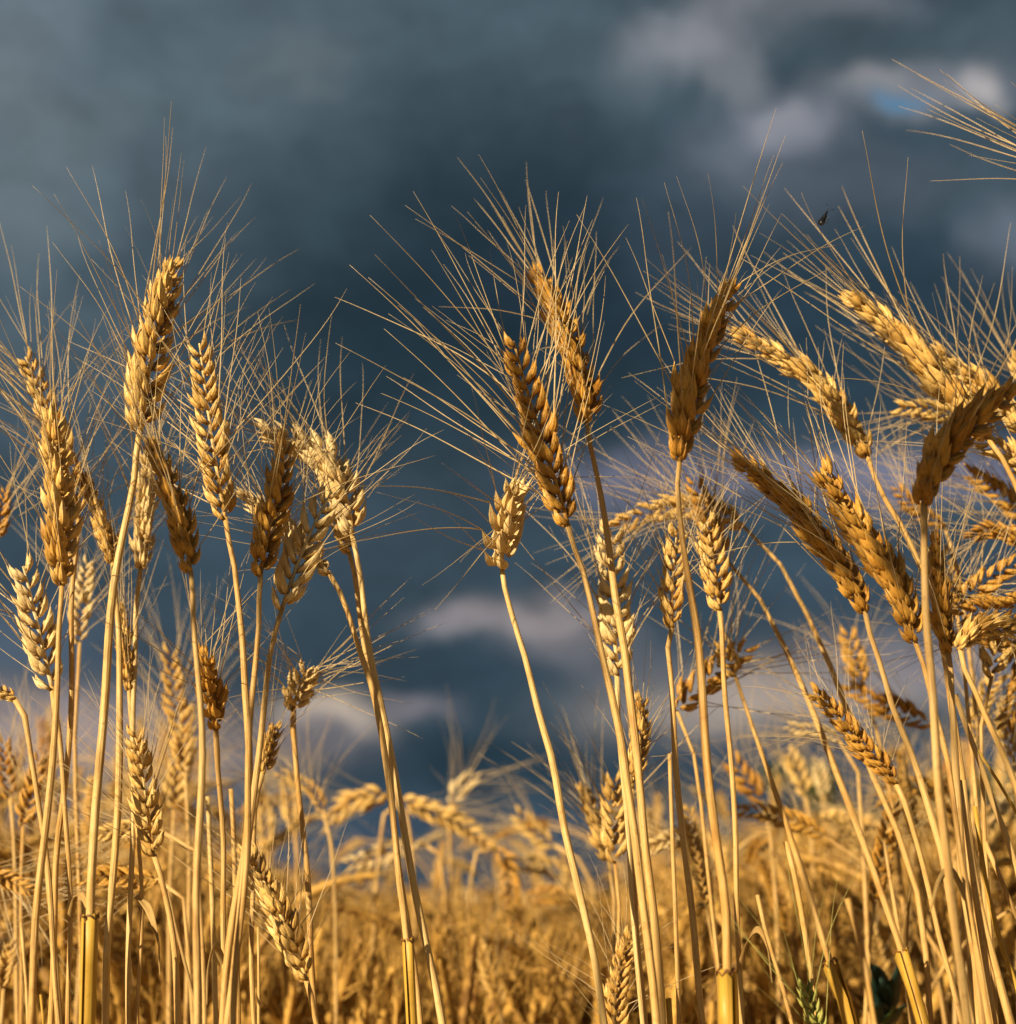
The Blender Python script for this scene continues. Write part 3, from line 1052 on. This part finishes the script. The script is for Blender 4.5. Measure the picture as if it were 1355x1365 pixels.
soft('upper of the two level ears hanging behind the left stems', [(214, 1107), (190, 1103), (162, 1106), (134, 1112)], 26,
     [(232, 1108), (252, 1120), (262, 1150), (268, 1250), (272, 1365)], 1.0, mat='husk')
soft('lower darker of the two level ears hanging behind the left stems', [(212, 1172), (182, 1172), (148, 1168), (112, 1172)], 28,
     [(228, 1165), (243, 1190), (252, 1260), (258, 1365)], 1.0, mat='husk_amber_shade')
soft('small blurred golden ear low at the left edge', [(4, 1322), (6, 1300), (10, 1280), (14, 1258)], 20,
     [(2, 1345), (0, 1400)], 1.1, mat='husk', awn=.03)
soft('tan ear tip cut by the left edge at mid height', [(-4, 720), (0, 700), (3, 680), (8, 650)], 20,
     [(-8, 760), (-12, 900), (-14, 1100)], .95, mat='husk_amber_shade')
soft('level ear pointing left beneath the large bright right ear', [(1310, 566), (1280, 556), (1240, 547), (1197, 545)], 30,
     [(1345, 590), (1372, 680), (1385, 850), (1390, 1100)], .95)
soft('brown blurred ear behind the black shaded ear sloping down right', [(1378, 695), (1350, 672), (1322, 650), (1290, 628)], 30,
     [(1400, 740), (1420, 900), (1430, 1100)], 1.0, mat='husk_amber_shade')
soft('golden ear at the right edge just below the black ear tip', [(1372, 632), (1352, 612), (1332, 598), (1312, 590)], 36,
     [(1395, 680), (1410, 850), (1420, 1100)], .86, mat='husk')
soft('golden ear rising right out of the tangle at the right edge', [(1272, 806), (1296, 790), (1324, 768), (1356, 750)], 32,
     [(1262, 830), (1262, 900), (1275, 1000), (1290, 1150), (1306, 1365)], .92, mat='husk_amber_shade')
soft('small ear standing left of the tangle behind the straight right stem', [(1276, 812), (1270, 785), (1264, 760), (1258, 735)], 28,
     [(1282, 840), (1290, 950), (1305, 1100), (1330, 1365)], .95, mat='husk')
soft('curly ear low in the tangle at the right edge', [(1322, 905), (1326, 880), (1340, 862), (1368, 858)], 34,
     [(1316, 925), (1308, 980), (1312, 1100), (1330, 1365)], .92, mat='husk')
soft('wide ear across the tangle above the curly ear', [(1380, 800), (1345, 812), (1312, 815), (1278, 822)], 38,
     [(1400, 850), (1410, 1000), (1420, 1200)], .9, mat='husk_amber_shade')
soft('brown ear curling left at the right edge beneath the black ear', [(1372, 735), (1350, 715), (1322, 708), (1296, 716)], 30,
     [(1390, 790), (1400, 950), (1410, 1150)], .93, mat='husk_amber_shade', roll=30)
soft('dark ear lying level in the heart of the right edge tangle', [(1370, 872), (1335, 858), (1302, 850), (1268, 856)], 34,
     [(1390, 920), (1400, 1100)], .97, mat='husk_amber_shade', roll=60)
soft('ear drooping steeply down at the right edge below the tangle', [(1352, 860), (1362, 900), (1352, 940), (1338, 975)], 28,
     [(1368, 845), (1390, 900), (1395, 1100)], 1.0, mat='husk_amber_shade')
soft('ear tip standing up at the right edge above the bright parallel ears', [(1368, 520), (1362, 495), (1356, 470)], 26,
     [(1380, 600), (1390, 800), (1400, 1100)], .95, mat='husk')
soft('ear pointing up left between the black ear and the sloping lit ear', [(1262, 700), (1240, 690), (1216, 672), (1196, 650)], 24,
     [(1275, 740), (1290, 850), (1310, 1050), (1330, 1365)], 1.05, mat='husk_amber_shade')
soft('blurred golden ear rising between the thick right stems low down', [(1300, 985), (1306, 950), (1318, 920), (1336, 895)], 26,
     [(1296, 1030), (1300, 1150), (1310, 1365)], 1.1, mat='husk')
soft('blurred brown ear low behind the thick right stems, hanging left', [(1262, 1062), (1230, 1050), (1200, 1052), (1172, 1066)], 26,
     [(1290, 1090), (1310, 1200), (1320, 1365)], 1.25, mat='husk_amber_shade')
soft('blurred golden ear at the far right edge beside the slanting straw', [(1352, 1010), (1344, 985), (1340, 955), (1344, 930)], 24,
     [(1358, 1060), (1365, 1200), (1372, 1365)], 1.15, mat='husk')
soft('small upright blurred ear alone on the skyline near the middle', [(601, 1072), (608, 1060), (620, 1045), (633, 1032)], 22,
     [(599, 1085), (600, 1140), (600, 1260), (602, 1365)], 1.75, mat='husk_pale', awn=.09, spread=1.3, wl=4)
soft('blurred arching ear left of the yellow sheathed stem on the skyline', [(517, 1058), (490, 1064), (462, 1076), (434, 1098)], 30,
     [(532, 1066), (545, 1100), (552, 1200), (556, 1365)], 1.6, wl=5, roll=20)
soft('blurred ear arching down right across the centre skyline', [(538, 1064), (575, 1082), (615, 1098), (652, 1128)], 28,
     [(520, 1068), (508, 1110), (500, 1220), (498, 1365)], 1.6, wl=5, roll=30)
soft('dark blurred ear hanging straight down at the centre', [(662, 1130), (676, 1150), (682, 1195), (687, 1250)], 24,
     [(645, 1122), (632, 1150), (624, 1250), (622, 1365)], 1.6, wl=5, mat='husk_amber_shade')
soft('pale blurred level ear between the arching skyline ears', [(560, 1120), (530, 1130), (498, 1145), (462, 1152)], 26,
     [(578, 1124), (590, 1160), (596, 1260), (598, 1365)], 1.65, wl=5, mat='husk_pale')
soft('blurred ear pointing up left under the leaning pale ear stem', [(740, 1128), (722, 1116), (706, 1102), (690, 1084)], 28,
     [(765, 1140), (785, 1165), (796, 1230), (802, 1365)], 1.7, wl=5)
soft('blurred level ear right of the hanging dark ear', [(762, 1172), (735, 1158), (708, 1152), (680, 1156)], 24,
     [(780, 1190), (788, 1260), (790, 1365)], 1.7, wl=5)
soft('short black blurred ear lying level at the centre', [(700, 1196), (718, 1194), (738, 1195), (758, 1197)], 22,
     [(692, 1215), (690, 1280), (690, 1365)], 1.6, wl=4, mat='husk_amber_shade')
soft('yellow blurred ear sloping down right at the bottom centre', [(668, 1345), (658, 1315), (648, 1285), (640, 1258)], 20,
     [(670, 1365), (674, 1420)], 1.4, mat='husk', awn=.04, wl=4)
soft('blurred vertical ear left of the thin curved stub stem', [(394, 1108), (390, 1085), (386, 1062), (383, 1040)], 24,
     [(396, 1140), (398, 1240), (398, 1365)], 1.6, wl=5)
soft('blurred short ear between left stems and vertical blurred ear', [(358, 1135), (356, 1112), (354, 1092), (352, 1075)], 24,
     [(360, 1160), (362, 1260), (362, 1365)], 1.7, wl=5)
soft('blurred arching ear over the hollow right of the left cluster', [(432, 1082), (418, 1055), (396, 1040), (372, 1030)], 18,
     [(440, 1110), (446, 1200), (448, 1365)], 1.35, wl=5)
soft('blurred dark ear leaning left low behind the right stems', [(1018, 1070), (1004, 1052), (990, 1034), (980, 1015)], 32,
     [(1026, 1100), (1034, 1200), (1040, 1365)], 1.35, mat='husk_amber_shade')
soft('blurred pale upright ear in front of the tallest tree', [(1074, 1062), (1068, 1040), (1060, 1022), (1052, 1003)], 26,
     [(1080, 1090), (1088, 1200), (1094, 1365)], 1.6, mat='husk')
soft('blurred small pale ear just right of the upright ear by the tree', [(1098, 1062), (1096, 1045), (1092, 1028), (1090, 1014)], 18,
     [(1100, 1090), (1108, 1200), (1114, 1365)], 1.9, mat='husk_pale')

# bare or broken straws that stand among them
def straw_piece(label, pts, wt, wb, D, mat='stem', leaf=None, seed=0):
    P = [at(x, y, D) for x, y in pts]
    P = P + to_ground(P[-1], P[-2])
    O = P[-1].copy()
    root = link('straw_stem', None, None, O)
    root.empty_display_size = .02
    tag(root, label, 'straw', 'bare straws without ears among the wheat stalks')
    mb = MB()
    path = resample([p - O for p in P], 40)
    a, b = px_len(wt, D) / 2, px_len(wb, D) / 2
    tube(mb, path, lambda t: a + (b - a) * min(1, t * 2.5), 10, vscale=14)
    link('stem', mb.mesh('straw', M[mat]), root, (0, 0, 0))
    if leaf:
        blade_part(root, O, [at(x, y, D - .01 * i) for i, (x, y) in enumerate(leaf[0])], px_len(leaf[1], D))
    return root


for lb, pts, wt, wb, D, mat, leaf in [
    ('bare straw running close left of the small neat twin ear stem', [(893, 1005), (897, 1122), (900, 1198), (906, 1365)], 5, 7, .90, 'stem', None),
    ('short cut straw standing at the bottom edge beside the two straight stems', [(889, 1331), (891, 1350), (893, 1420)], 12, 12, .84, 'sheath', None),
    ('thin short straw at the lower left corner with a snapped top', [(28, 1230), (32, 1275), (36, 1325), (38, 1400)], 4, 6, .88, 'stem_pale', None),
    ('thick straw crossing low at right, second from the thickest stem', [(1284, 1040), (1292, 1122), (1305, 1198), (1323, 1275), (1348, 1365)], 8, 14, .80, 'stem', None),
    ('straw rising to a cut tip below the bent over stem at right', [(1274, 926), (1290, 973), (1305, 1010), (1321, 1061), (1336, 1100), (1362, 1180)], 7, 10, .84, 'stem', None),
    ('thin orange straw slanting at the right edge', [(1303, 999), (1327, 1035), (1352, 1079), (1390, 1150)], 4, 6, .86, 'sheath', None),
    ('short straw slanting out of the right edge low in the picture', [(1313, 1122), (1331, 1163), (1354, 1219), (1390, 1310)], 6, 8, .86, 'stem', None),
    ('yellowish straw between the thick stems at lower right', [(1300, 1075), (1312, 1160), (1324, 1220), (1334, 1256), (1370, 1365)], 6, 8, .88, 'sheath', None),
    ('short golden straw right of the green tinted ear', [(1048, 1122), (1061, 1173), (1076, 1259), (1090, 1365)], 7, 8, .90, 'stem', None),
    ('pale leaf like straw left of the drooping sheath stem', [(1010, 1193), (1023, 1249), (1043, 1313), (1056, 1365)], 5, 6, .95, 'stem', None),
    ('broad blurred straw blade between the two sheathed right stems', [(1130, 1198), (1142, 1236), (1151, 1275), (1160, 1330), (1170, 1390)], 8, 8, 1.1, 'stem', None),
    ('thin straw parallel to the sheathed stem with the upright leaf', [(1178, 1122), (1188, 1178), (1198, 1236), (1206, 1290), (1216, 1365)], 5, 6, 1.0, 'stem', ([(1206, 1275), (1209, 1240), (1213, 1205), (1216, 1180)], 10)),
    ('pointed straw blade standing right of the bottom left pale ear', [(344, 1236), (345, 1290), (345, 1365)], 3, 9, .84, 'stem_pale', None),
    ('thin dark straw leaning behind the low left pale ear', [(224, 1190), (238, 1250), (258, 1330), (268, 1390)], 4, 5, .95, 'blade', None),
    ('thin straw left of the vertical stem under the squat amber ear', [(277, 1062), (281, 1150), (285, 1260), (288, 1365)], 6, 7, .95, 'stem_pale', None),
    ('second thin straw under the squat amber ear', [(308, 1052), (312, 1120), (314, 1200), (318, 1365)], 6, 7, .92, 'stem', None),
    ('thin golden straw behind the low left sheath', [(62, 1150), (66, 1200), (72, 1250), (80, 1365)], 6, 7, .95, 'stem', None),
    ('yellow pointed leaf straw at the bottom left corner', [(54, 1326), (57, 1345), (58, 1400)], 3, 7, .80, 'sheath', None),
]:
    straw_piece(lb, pts, wt, wb, D, mat, leaf)

# green late ear and dark weed at lower right
stalk('green tinted late ear with a long green beard at the bottom edge', [(1096, 1400), (1090, 1370), (1082, 1342), (1072, 1312)], 26,
      [(1100, 1430), (1106, 1500)], .82, mat='green_husk', smat='green', roll=20, awn=.062, wl=5, spread=.6, seed=77, many=.55,
      name='green_wheat_stalk', cat='green wheat stalk', group=None)


def weed():
    D = 1.15
    base_ = at(1185, 1500, D)
    base_.z = 0
    root = link('weed', None, None, base_)
    tag(root, 'dark green broad leaved weed among the stems at the lower right', 'weed')
    top = at(1182, 1350, D)
    mb = MB()
    tube(mb, resample([Vector((0, 0, 0)), (top - base_) * .5 + Vector((.01, 0, 0)), top - base_], 14), lambda t: .0022 - .001 * t, 6)
    link('stem', mb.mesh('stem', M['green']), root, (0, 0, 0))
    for a, b, w in [((1180, 1345), (1156, 1282), .022), ((1184, 1350), (1200, 1286), .020), ((1182, 1365), (1150, 1350), .016), ((1184, 1368), (1222, 1345), .016), ((1180, 1352), (1170, 1300), .018)]:
        p, q = at(a[0], a[1], D), at(b[0], b[1], D - .02)
        mid = p.lerp(q, .5) + Vector((0, -.012, .008))
        blade_part(root, base_, [p, mid, q], w, 'leaf', 'weed', 20, .3)
    p, q = at(1180, 1365, D - .03), at(1190, 1342, D - .05)
    blade_part(root, base_, [p, p.lerp(q, .5) + Vector((.004, 0, .003)), q], .006, 'leaf', 'green', 50)


weed()


def grass_blade(label, pts, D, w):
    P = [at(x, y, D) for x, y in pts]
    g = P[0].copy()
    base_ = Vector((g.x, g.y, 0))
    root = link('grass_blade', None, None, base_)
    tag(root, label, 'grass blade')
    blade_part(root, base_, [base_] + P, w, 'leaf', 'green', 60)


grass_blade('narrow green grass blade at the bottom centre among blurred straw', [(542, 1360), (535, 1335), (527, 1312)], 1.3, .006)


# ------------------------------------------------------------------ flying insect
def insect():
    c = at(1099, 290, .80)
    root = link('flying_insect', None, None, c)
    root.scale = (1.45, 1.45, 1.45)
    tag(root, 'tiny black insect flying against the grey cloud at the upper right', 'insect')
    ax = Vector((.42, .15, .80)).normalized()
    mb = MB()
    pts = [ax * (t * .0085 - .0045) for t in [i / 16 for i in range(17)]]
    prof = [.25, .62, .85, .95, .98, .95, .88, .74, .52, .66, .80, .74, .50, .34, .48, .42, .12]
    tube(mb, pts, [q * .00115 for q in prof], 10)
    link('body', mb.mesh('body', M['bug']), root, (0, 0, 0))
    for s in (-1, 1):
        side = Vector((-.8, .2, .42)) * s
        mb = MB()
        p0 = ax * .001
        t1 = p0 - ax * .0062 + side * .0010 + Vector((0, -.0009, 0))
        n1 = side.normalized() * .0011
        vs, uv = [], []
        for lay in (0, 1):
            for i in range(7):
                f = i / 6
                m = p0.lerp(t1, f)
                w = math.sin(math.pi * (f * .85 + .1)) * 1.0
                off = Vector((0, -.00004, 0)) * lay
                vs += [m - n1 * w + off, m + n1 * w + off]
                uv += [(0, f), (1, f)]
        fs = [(2 * i, 2 * i + 1, 2 * i + 3, 2 * i + 2) for i in range(6)] + [(14 + 2 * i, 14 + 2 * i + 2, 14 + 2 * i + 3, 14 + 2 * i + 1) for i in range(6)]
        mb.add(vs, fs, uv)
        link('wing', mb.mesh('wing', M['wing']), root, (0, 0, 0))
        mb = MB()
        h = ax * .0038
        q = h + (ax * .002 + Vector((-.0006, 0, .0022)) if s < 0 else h * .2 + Vector((.0030, 0, .0004)))
        tube(mb, [h, h.lerp(q, .5) + Vector((0, -.0003, .0002)), q], lambda t: .00010, 5)
        link('antenna', mb.mesh('antenna', M['bug']), root, (0, 0, 0))
        for k in range(3):
            mb = MB()
            a = ax * (.0012 - .0011 * k)
            kn = a + side * .0014 + Vector((0, -.0005, -.0004))
            tube(mb, [a, kn, kn + side * .0004 - Vector((0, 0, .0014))], lambda t: .00009, 5)
            link('leg', mb.mesh('leg', M['bug']), root, (0, 0, 0))


insect()


# ------------------------------------------------------------------ unseen stalks added beside and behind the camera to shade some ears
def shade_stalk(label, pts, D, t, seed, W, dx=0, dy=0):
    e = [at(x + dx, y + dy, D) + SUN_DIR * t for x, y in pts]
    T = (e[1] - e[0]).normalized()
    p = e[0]
    s = [p - T * .02 + Vector((0, 0, -.02)), p - T * .03 + Vector((0, -.01, -.12)), Vector((p.x - .03, p.y - .03, .35))]
    return stalk(label, None, W, None, 1.0, detail='mid', mat='husk', raw=(e, s), wt=.003, wl=.0042, awn=.06, seed=seed, roll=70,
                 group='wheat stalks growing beside and behind the camera', many=.6)


NEAR = 'tall wheat stalk growing close beside or behind the camera, out of the picture'
for i, (pts, D, t, W, dx, dy) in enumerate([
    ([(262, 790), (232, 700), (200, 590)], .75, .40, .019, 4, 0),
    ([(356, 700), (372, 640), (384, 585)], .77, .46, .017, 6, 0),
    ([(908, 600), (935, 500), (978, 385)], .76, .62, .024, 8, 0),
    ([(757, 690), (724, 590), (692, 480)], .79, .56, .0125, 4, 0),
    ([(748, 440), (728, 395), (708, 350)], .83, .60, .013, -8, 8),
    ([(1236, 720), (1262, 605), (1360, 510)], .71, 1.0, .038, 4, 6),
    ([(1136, 778), (1060, 670), (975, 605)], .83, 1.0, .024, 4, 10),
    ([(1215, 850), (1150, 720), (1092, 630)], .79, 1.0, .014, -14, 12),
    ([(372, 830), (388, 780), (402, 735)], .79, .44, .018, 0, 0),
    ([(1256, 850), (1250, 780), (1246, 715)], .82, 1.02, .02, 0, 0),
    ([(1305, 575), (1260, 520), (1200, 455)], .84, 1.02, .012, -12, 18),
    ([(292, 985), (283, 935), (276, 900)], .84, .5, .014, 4, 0),
]):
    shade_stalk(NEAR, pts, D, t, 500 + i, W, dx, dy)


# ------------------------------------------------------------------ the background: individual stalks, then the rest of the field
def wild_stalk(seed, h, bend, W=.015, L_=.085, detail='low', mat='husk'):
    """a free standing stalk with its root at the origin, drooping over +x"""
    r = random.Random(seed)
    lean = r.uniform(.02, .10)
    P = [Vector((0, 0, 0)), Vector((lean * .3, 0, h * .4)), Vector((lean, .01, h * .8))]
    ang = math.atan2(lean * 2, h)
    p = P[-1].copy()
    neck = h * .2
    steps = 4
    for i in range(steps):
        ang += R(bend) * .6 / steps
        p = p + Vector((math.sin(ang), 0, math.cos(ang))) * neck / steps
        P.append(p.copy())
    e = [p.copy()]
    for i in range(4):
        ang += R(bend) * .4 / 4
        p = p + Vector((math.sin(ang), r.uniform(-.05, .05), math.cos(ang))) * L_ / 4
        e.append(p.copy())
    root = stalk('', None, W, None, 1.0, detail=detail, mat=mat, raw=(e, P[::-1][1:-1]), wt=.0025, wl=.0038, awn=.075, seed=seed, roll=r.uniform(0, 90), many=.5)
    root.location = (0, 0, 0)
    return root


def kids(o):
    return [c for c in o.children]


def copy_tree(o, parent=None):
    c = o.copy()
    COL.objects.link(c)
    if parent is not None:
        c.parent = parent
    for ch in kids(o):
        copy_tree(ch, c)
    return c


PROTO = []
for i, (h, b, m) in enumerate([(.80, 12, 'husk'), (.84, 35, 'husk'), (.88, 60, 'husk_pale'), (.82, 85, 'husk'), (.86, 110, 'husk_amber_shade'), (.90, 130, 'husk'),
                               (.83, 20, 'husk_amber_shade'), (.78, 50, 'husk'), (.92, 95, 'husk_pale'), (.85, 5, 'husk'), (.88, 75, 'husk_amber_shade'), (.80, 120, 'husk')]):
    PROTO.append(wild_stalk(900 + i, h, b, W=.0165, detail='mid', mat=m))

LABELS = {
    'left': 'blurred golden wheat stalk among the crowd filling the left background',
    'centre': 'blurred golden wheat stalk in the low crowd along the centre background',
    'right': 'blurred golden wheat stalk among the crowd filling the right background',
}
GROUPS = {k: 'blurred wheat stalks crowding the %s background' % k for k in LABELS}


def skyline(px):
    """the sky gap of the photograph: nobody stands tall between the clusters"""
    if px < 250:
        return 955 + 35 * math.sin(px * .05)
    if px < 450:
        return 970 + (px - 250) * .55
    if px < 780:
        return 1100
    if px < 1000:
        return 1075 - (px - 780) * .3
    if 1030 < px < 1140:
        return 1070
    return 985


PTOP, PEAR = [], []
for o in PROTO:
    ear = [c for c in kids(o) if c.name.startswith('ear')][0]
    PTOP.append(ear.location.z + max(v.co.z for v in ear.data.vertices))
    far = max(ear.data.vertices, key=lambda v: v.co.length).co
    PEAR.append([ear.location.copy(), ear.location + far * .5, ear.location + far])
r = random.Random(5)
count = 0
used = set()
tries = 0
NB = 297 - len(H) - 12
while count < NB and tries < 20000:
    tries += 1
    D = 1.12 + (r.random() ** .9) * 2.1
    px = r.uniform(-60, 1415) if r.random() < .5 else r.choice([r.uniform(-40, 400), r.uniform(860, 1400)])
    i = r.randrange(len(PROTO))
    lim = skyline(px)
    topy = lim + abs(r.gauss(0, 85))
    sc = (CAM.z + (HORIZON - topy) / F * D) / PTOP[i]
    if sc < .7 or sc > 1.25 or (D < 1.55 and 360 < px < 880) or (D < 1.9 and 430 < px < 800):
        continue
    d = ray(px, HORIZON)
    x = d.x * D / d.y
    rot = r.uniform(0, 6.283)
    bad = False
    for q in PEAR[i]:
        wx = x + sc * (q.x * math.cos(rot) - q.y * math.sin(rot))
        wy = D + sc * (q.x * math.sin(rot) + q.y * math.cos(rot))
        qx = PW / 2 + wx / wy * F * .97
        qy = HORIZON - (q.z * sc + .01 - CAM.z) / wy * F
        if qy < skyline(qx) - 5 or (wy < 1.5 and 400 < qx < 840):
            bad = True
    if bad:
        continue
    o = PROTO[i] if i not in used else copy_tree(PROTO[i])
    used.add(i)
    o.location = (x, D, 0)
    o.rotation_euler = (0, 0, rot)
    o.scale = (sc, sc, sc)
    zone = 'left' if px < 440 else ('centre' if px < 800 else 'right')
    tag(o, LABELS[zone], 'wheat stalk', GROUPS[zone])
    count += 1


# the rest of the field as one mass
def field_mass():
    rr = random.Random(11)
    variants = []
    for k in range(10):
        q = random.Random(2000 + k)
        mb = MB()
        h = q.uniform(.74, .90)
        bend = [5, 12, 20, 35, 55, 80, 8, 16, 30, 6][k]
        P = [Vector((0, 0, 0)), Vector((.02, 0, h * .5)), Vector((.05, 0, h * .85))]
        ang = .08
        p = P[-1].copy()
        for i in range(3):
            ang += R(bend) * .2
            p = p + Vector((math.sin(ang), 0, math.cos(ang))) * .04
            P.append(p.copy())
        tube(mb, resample(P, 7), lambda t: .0024 - .0009 * t, 4, cap=False)
        e = [p.copy()]
        for i in range(4):
            ang += R(bend) * .1
            p = p + Vector((math.sin(ang), 0, math.cos(ang))) * .022
            e.append(p.copy())
        ep = resample(e, 14)
        tube(mb, ep, lambda t: (.0078 if int(t * 14 + .5) % 2 else .0052) * (1 - .45 * t) * (.5 if t < .03 else 1), 6, cap=False)
        T = (ep[-1] - ep[-4]).normalized()
        for a in range(9):
            st = ep[3 + a]
            dr = (T + Vector([q.uniform(-.45, .45) for _ in range(3)])).normalized()
            tube(mb, [st, st + dr * .04, st + dr * .08], lambda t: .00055 * (1 - t) + .00015, 3, cap=False)
        if k % 5 == 0:
            a0 = P[1]
            s = q.choice([-1, 1])
            w = Vector((0, .005, 0))
            pts = [a0, a0 + Vector((s * .03, .01, .07)), a0 + Vector((s * .10, .02, .06)), a0 + Vector((s * .15, .02, -.03))]
            vs = []
            for j, pp in enumerate(pts):
                ww = w * (1 - j / 3.3)
                vs += [pp - ww, pp + ww]
            mb.add(vs, [(0, 1, 3, 2), (2, 3, 5, 4), (4, 5, 7, 6)], [(0, 0), (1, 0)] * 4)
        V = np.array([tuple(v) for v in mb.v], dtype=np.float64)
        UV = np.array(mb.uv, dtype=np.float64)
        Fq = [f for f in mb.f if len(f) == 4]
        variants.append((V, UV, np.array(Fq, dtype=np.int64)))
    allV, allUV, allF = [], [], []
    off = 0

    def put(x, y, top, wide=1.0):
        nonlocal off
        V, UV, Fq = variants[rr.randrange(10)]
        V = V.copy()
        ztop = V[:, 2].max()
        sh = top - ztop
        z = V[:, 2]
        V[:, 2] = np.where(z > .6, z + sh, z * (.6 + sh) / .6)
        sc = 1.0
        a = rr.uniform(0, 6.283)
        ca, sa = math.cos(a), math.sin(a)
        lx, ly = rr.gauss(0, .05), rr.gauss(0, .05)
        X = V[:, 0] * wide
        Y = V[:, 1] * wide
        W_ = np.stack([x + (X * ca - Y * sa) * sc + V[:, 2] * lx, y + (X * sa + Y * ca) * sc + V[:, 2] * ly, V[:, 2] * sc], 1)
        allV.append(W_)
        uv = UV.copy()
        uv[:, 0] += rr.random() * 7
        allUV.append(uv)
        allF.append(Fq + off)
        off += len(V)
    # near rows are full density, far rows thin out as they pile up behind each other
    def canopy(x, D):
        px = PW / 2 + x / D * F
        up = .022 + .05 * max(0, min(1, (abs(px - 620) - 180) / 250))
        return CAM.z + max(-.26, min(D, 14) * rr.uniform(-.034, up * (1 if D < 9 else .5)))
    n = 0
    while n < 13500:
        D = 1.45 + 7.5 * rr.random() ** 1.2
        x = rr.uniform(-.58, .58) * D + rr.uniform(-.3, .3)
        put(x, D, canopy(x, D))
        n += 1
    n = 0
    while n < 8500:
        D = 8.5 + 62 * rr.random() ** 1.6
        x = rr.uniform(-.55, .55) * D
        put(x, D, canopy(x, D), 1.0 + D * .025)
        n += 1
    V = np.concatenate(allV)
    UV = np.concatenate(allUV)
    Fq = np.concatenate(allF)
    me = bpy.data.meshes.new('wheat_field')
    me.vertices.add(len(V))
    me.vertices.foreach_set('co', V.astype(np.float32).ravel())
    me.loops.add(Fq.size)
    me.loops.foreach_set('vertex_index', Fq.astype(np.int32).ravel())
    me.polygons.add(len(Fq))
    me.polygons.foreach_set('loop_start', np.arange(0, Fq.size, 4, dtype=np.int32))
    me.polygons.foreach_set('use_smooth', np.ones(len(Fq), dtype=bool))
    lay = me.uv_layers.new(name='UVMap')
    lay.data.foreach_set('uv', UV[Fq.ravel()].astype(np.float32).ravel())
    me.materials.append(M['field'])
    me.update(calc_edges=True)
    me.validate()
    o = link('wheat_field', me)
    tag(o, 'blurred mass of ripe wheat filling the far field to the horizon', 'wheat field', kind='stuff')


field_mass()
print('things', len([o for o in scene.objects if o.parent is None]), 'objects', len(scene.objects), 'bg', count, 'traced', len(H))
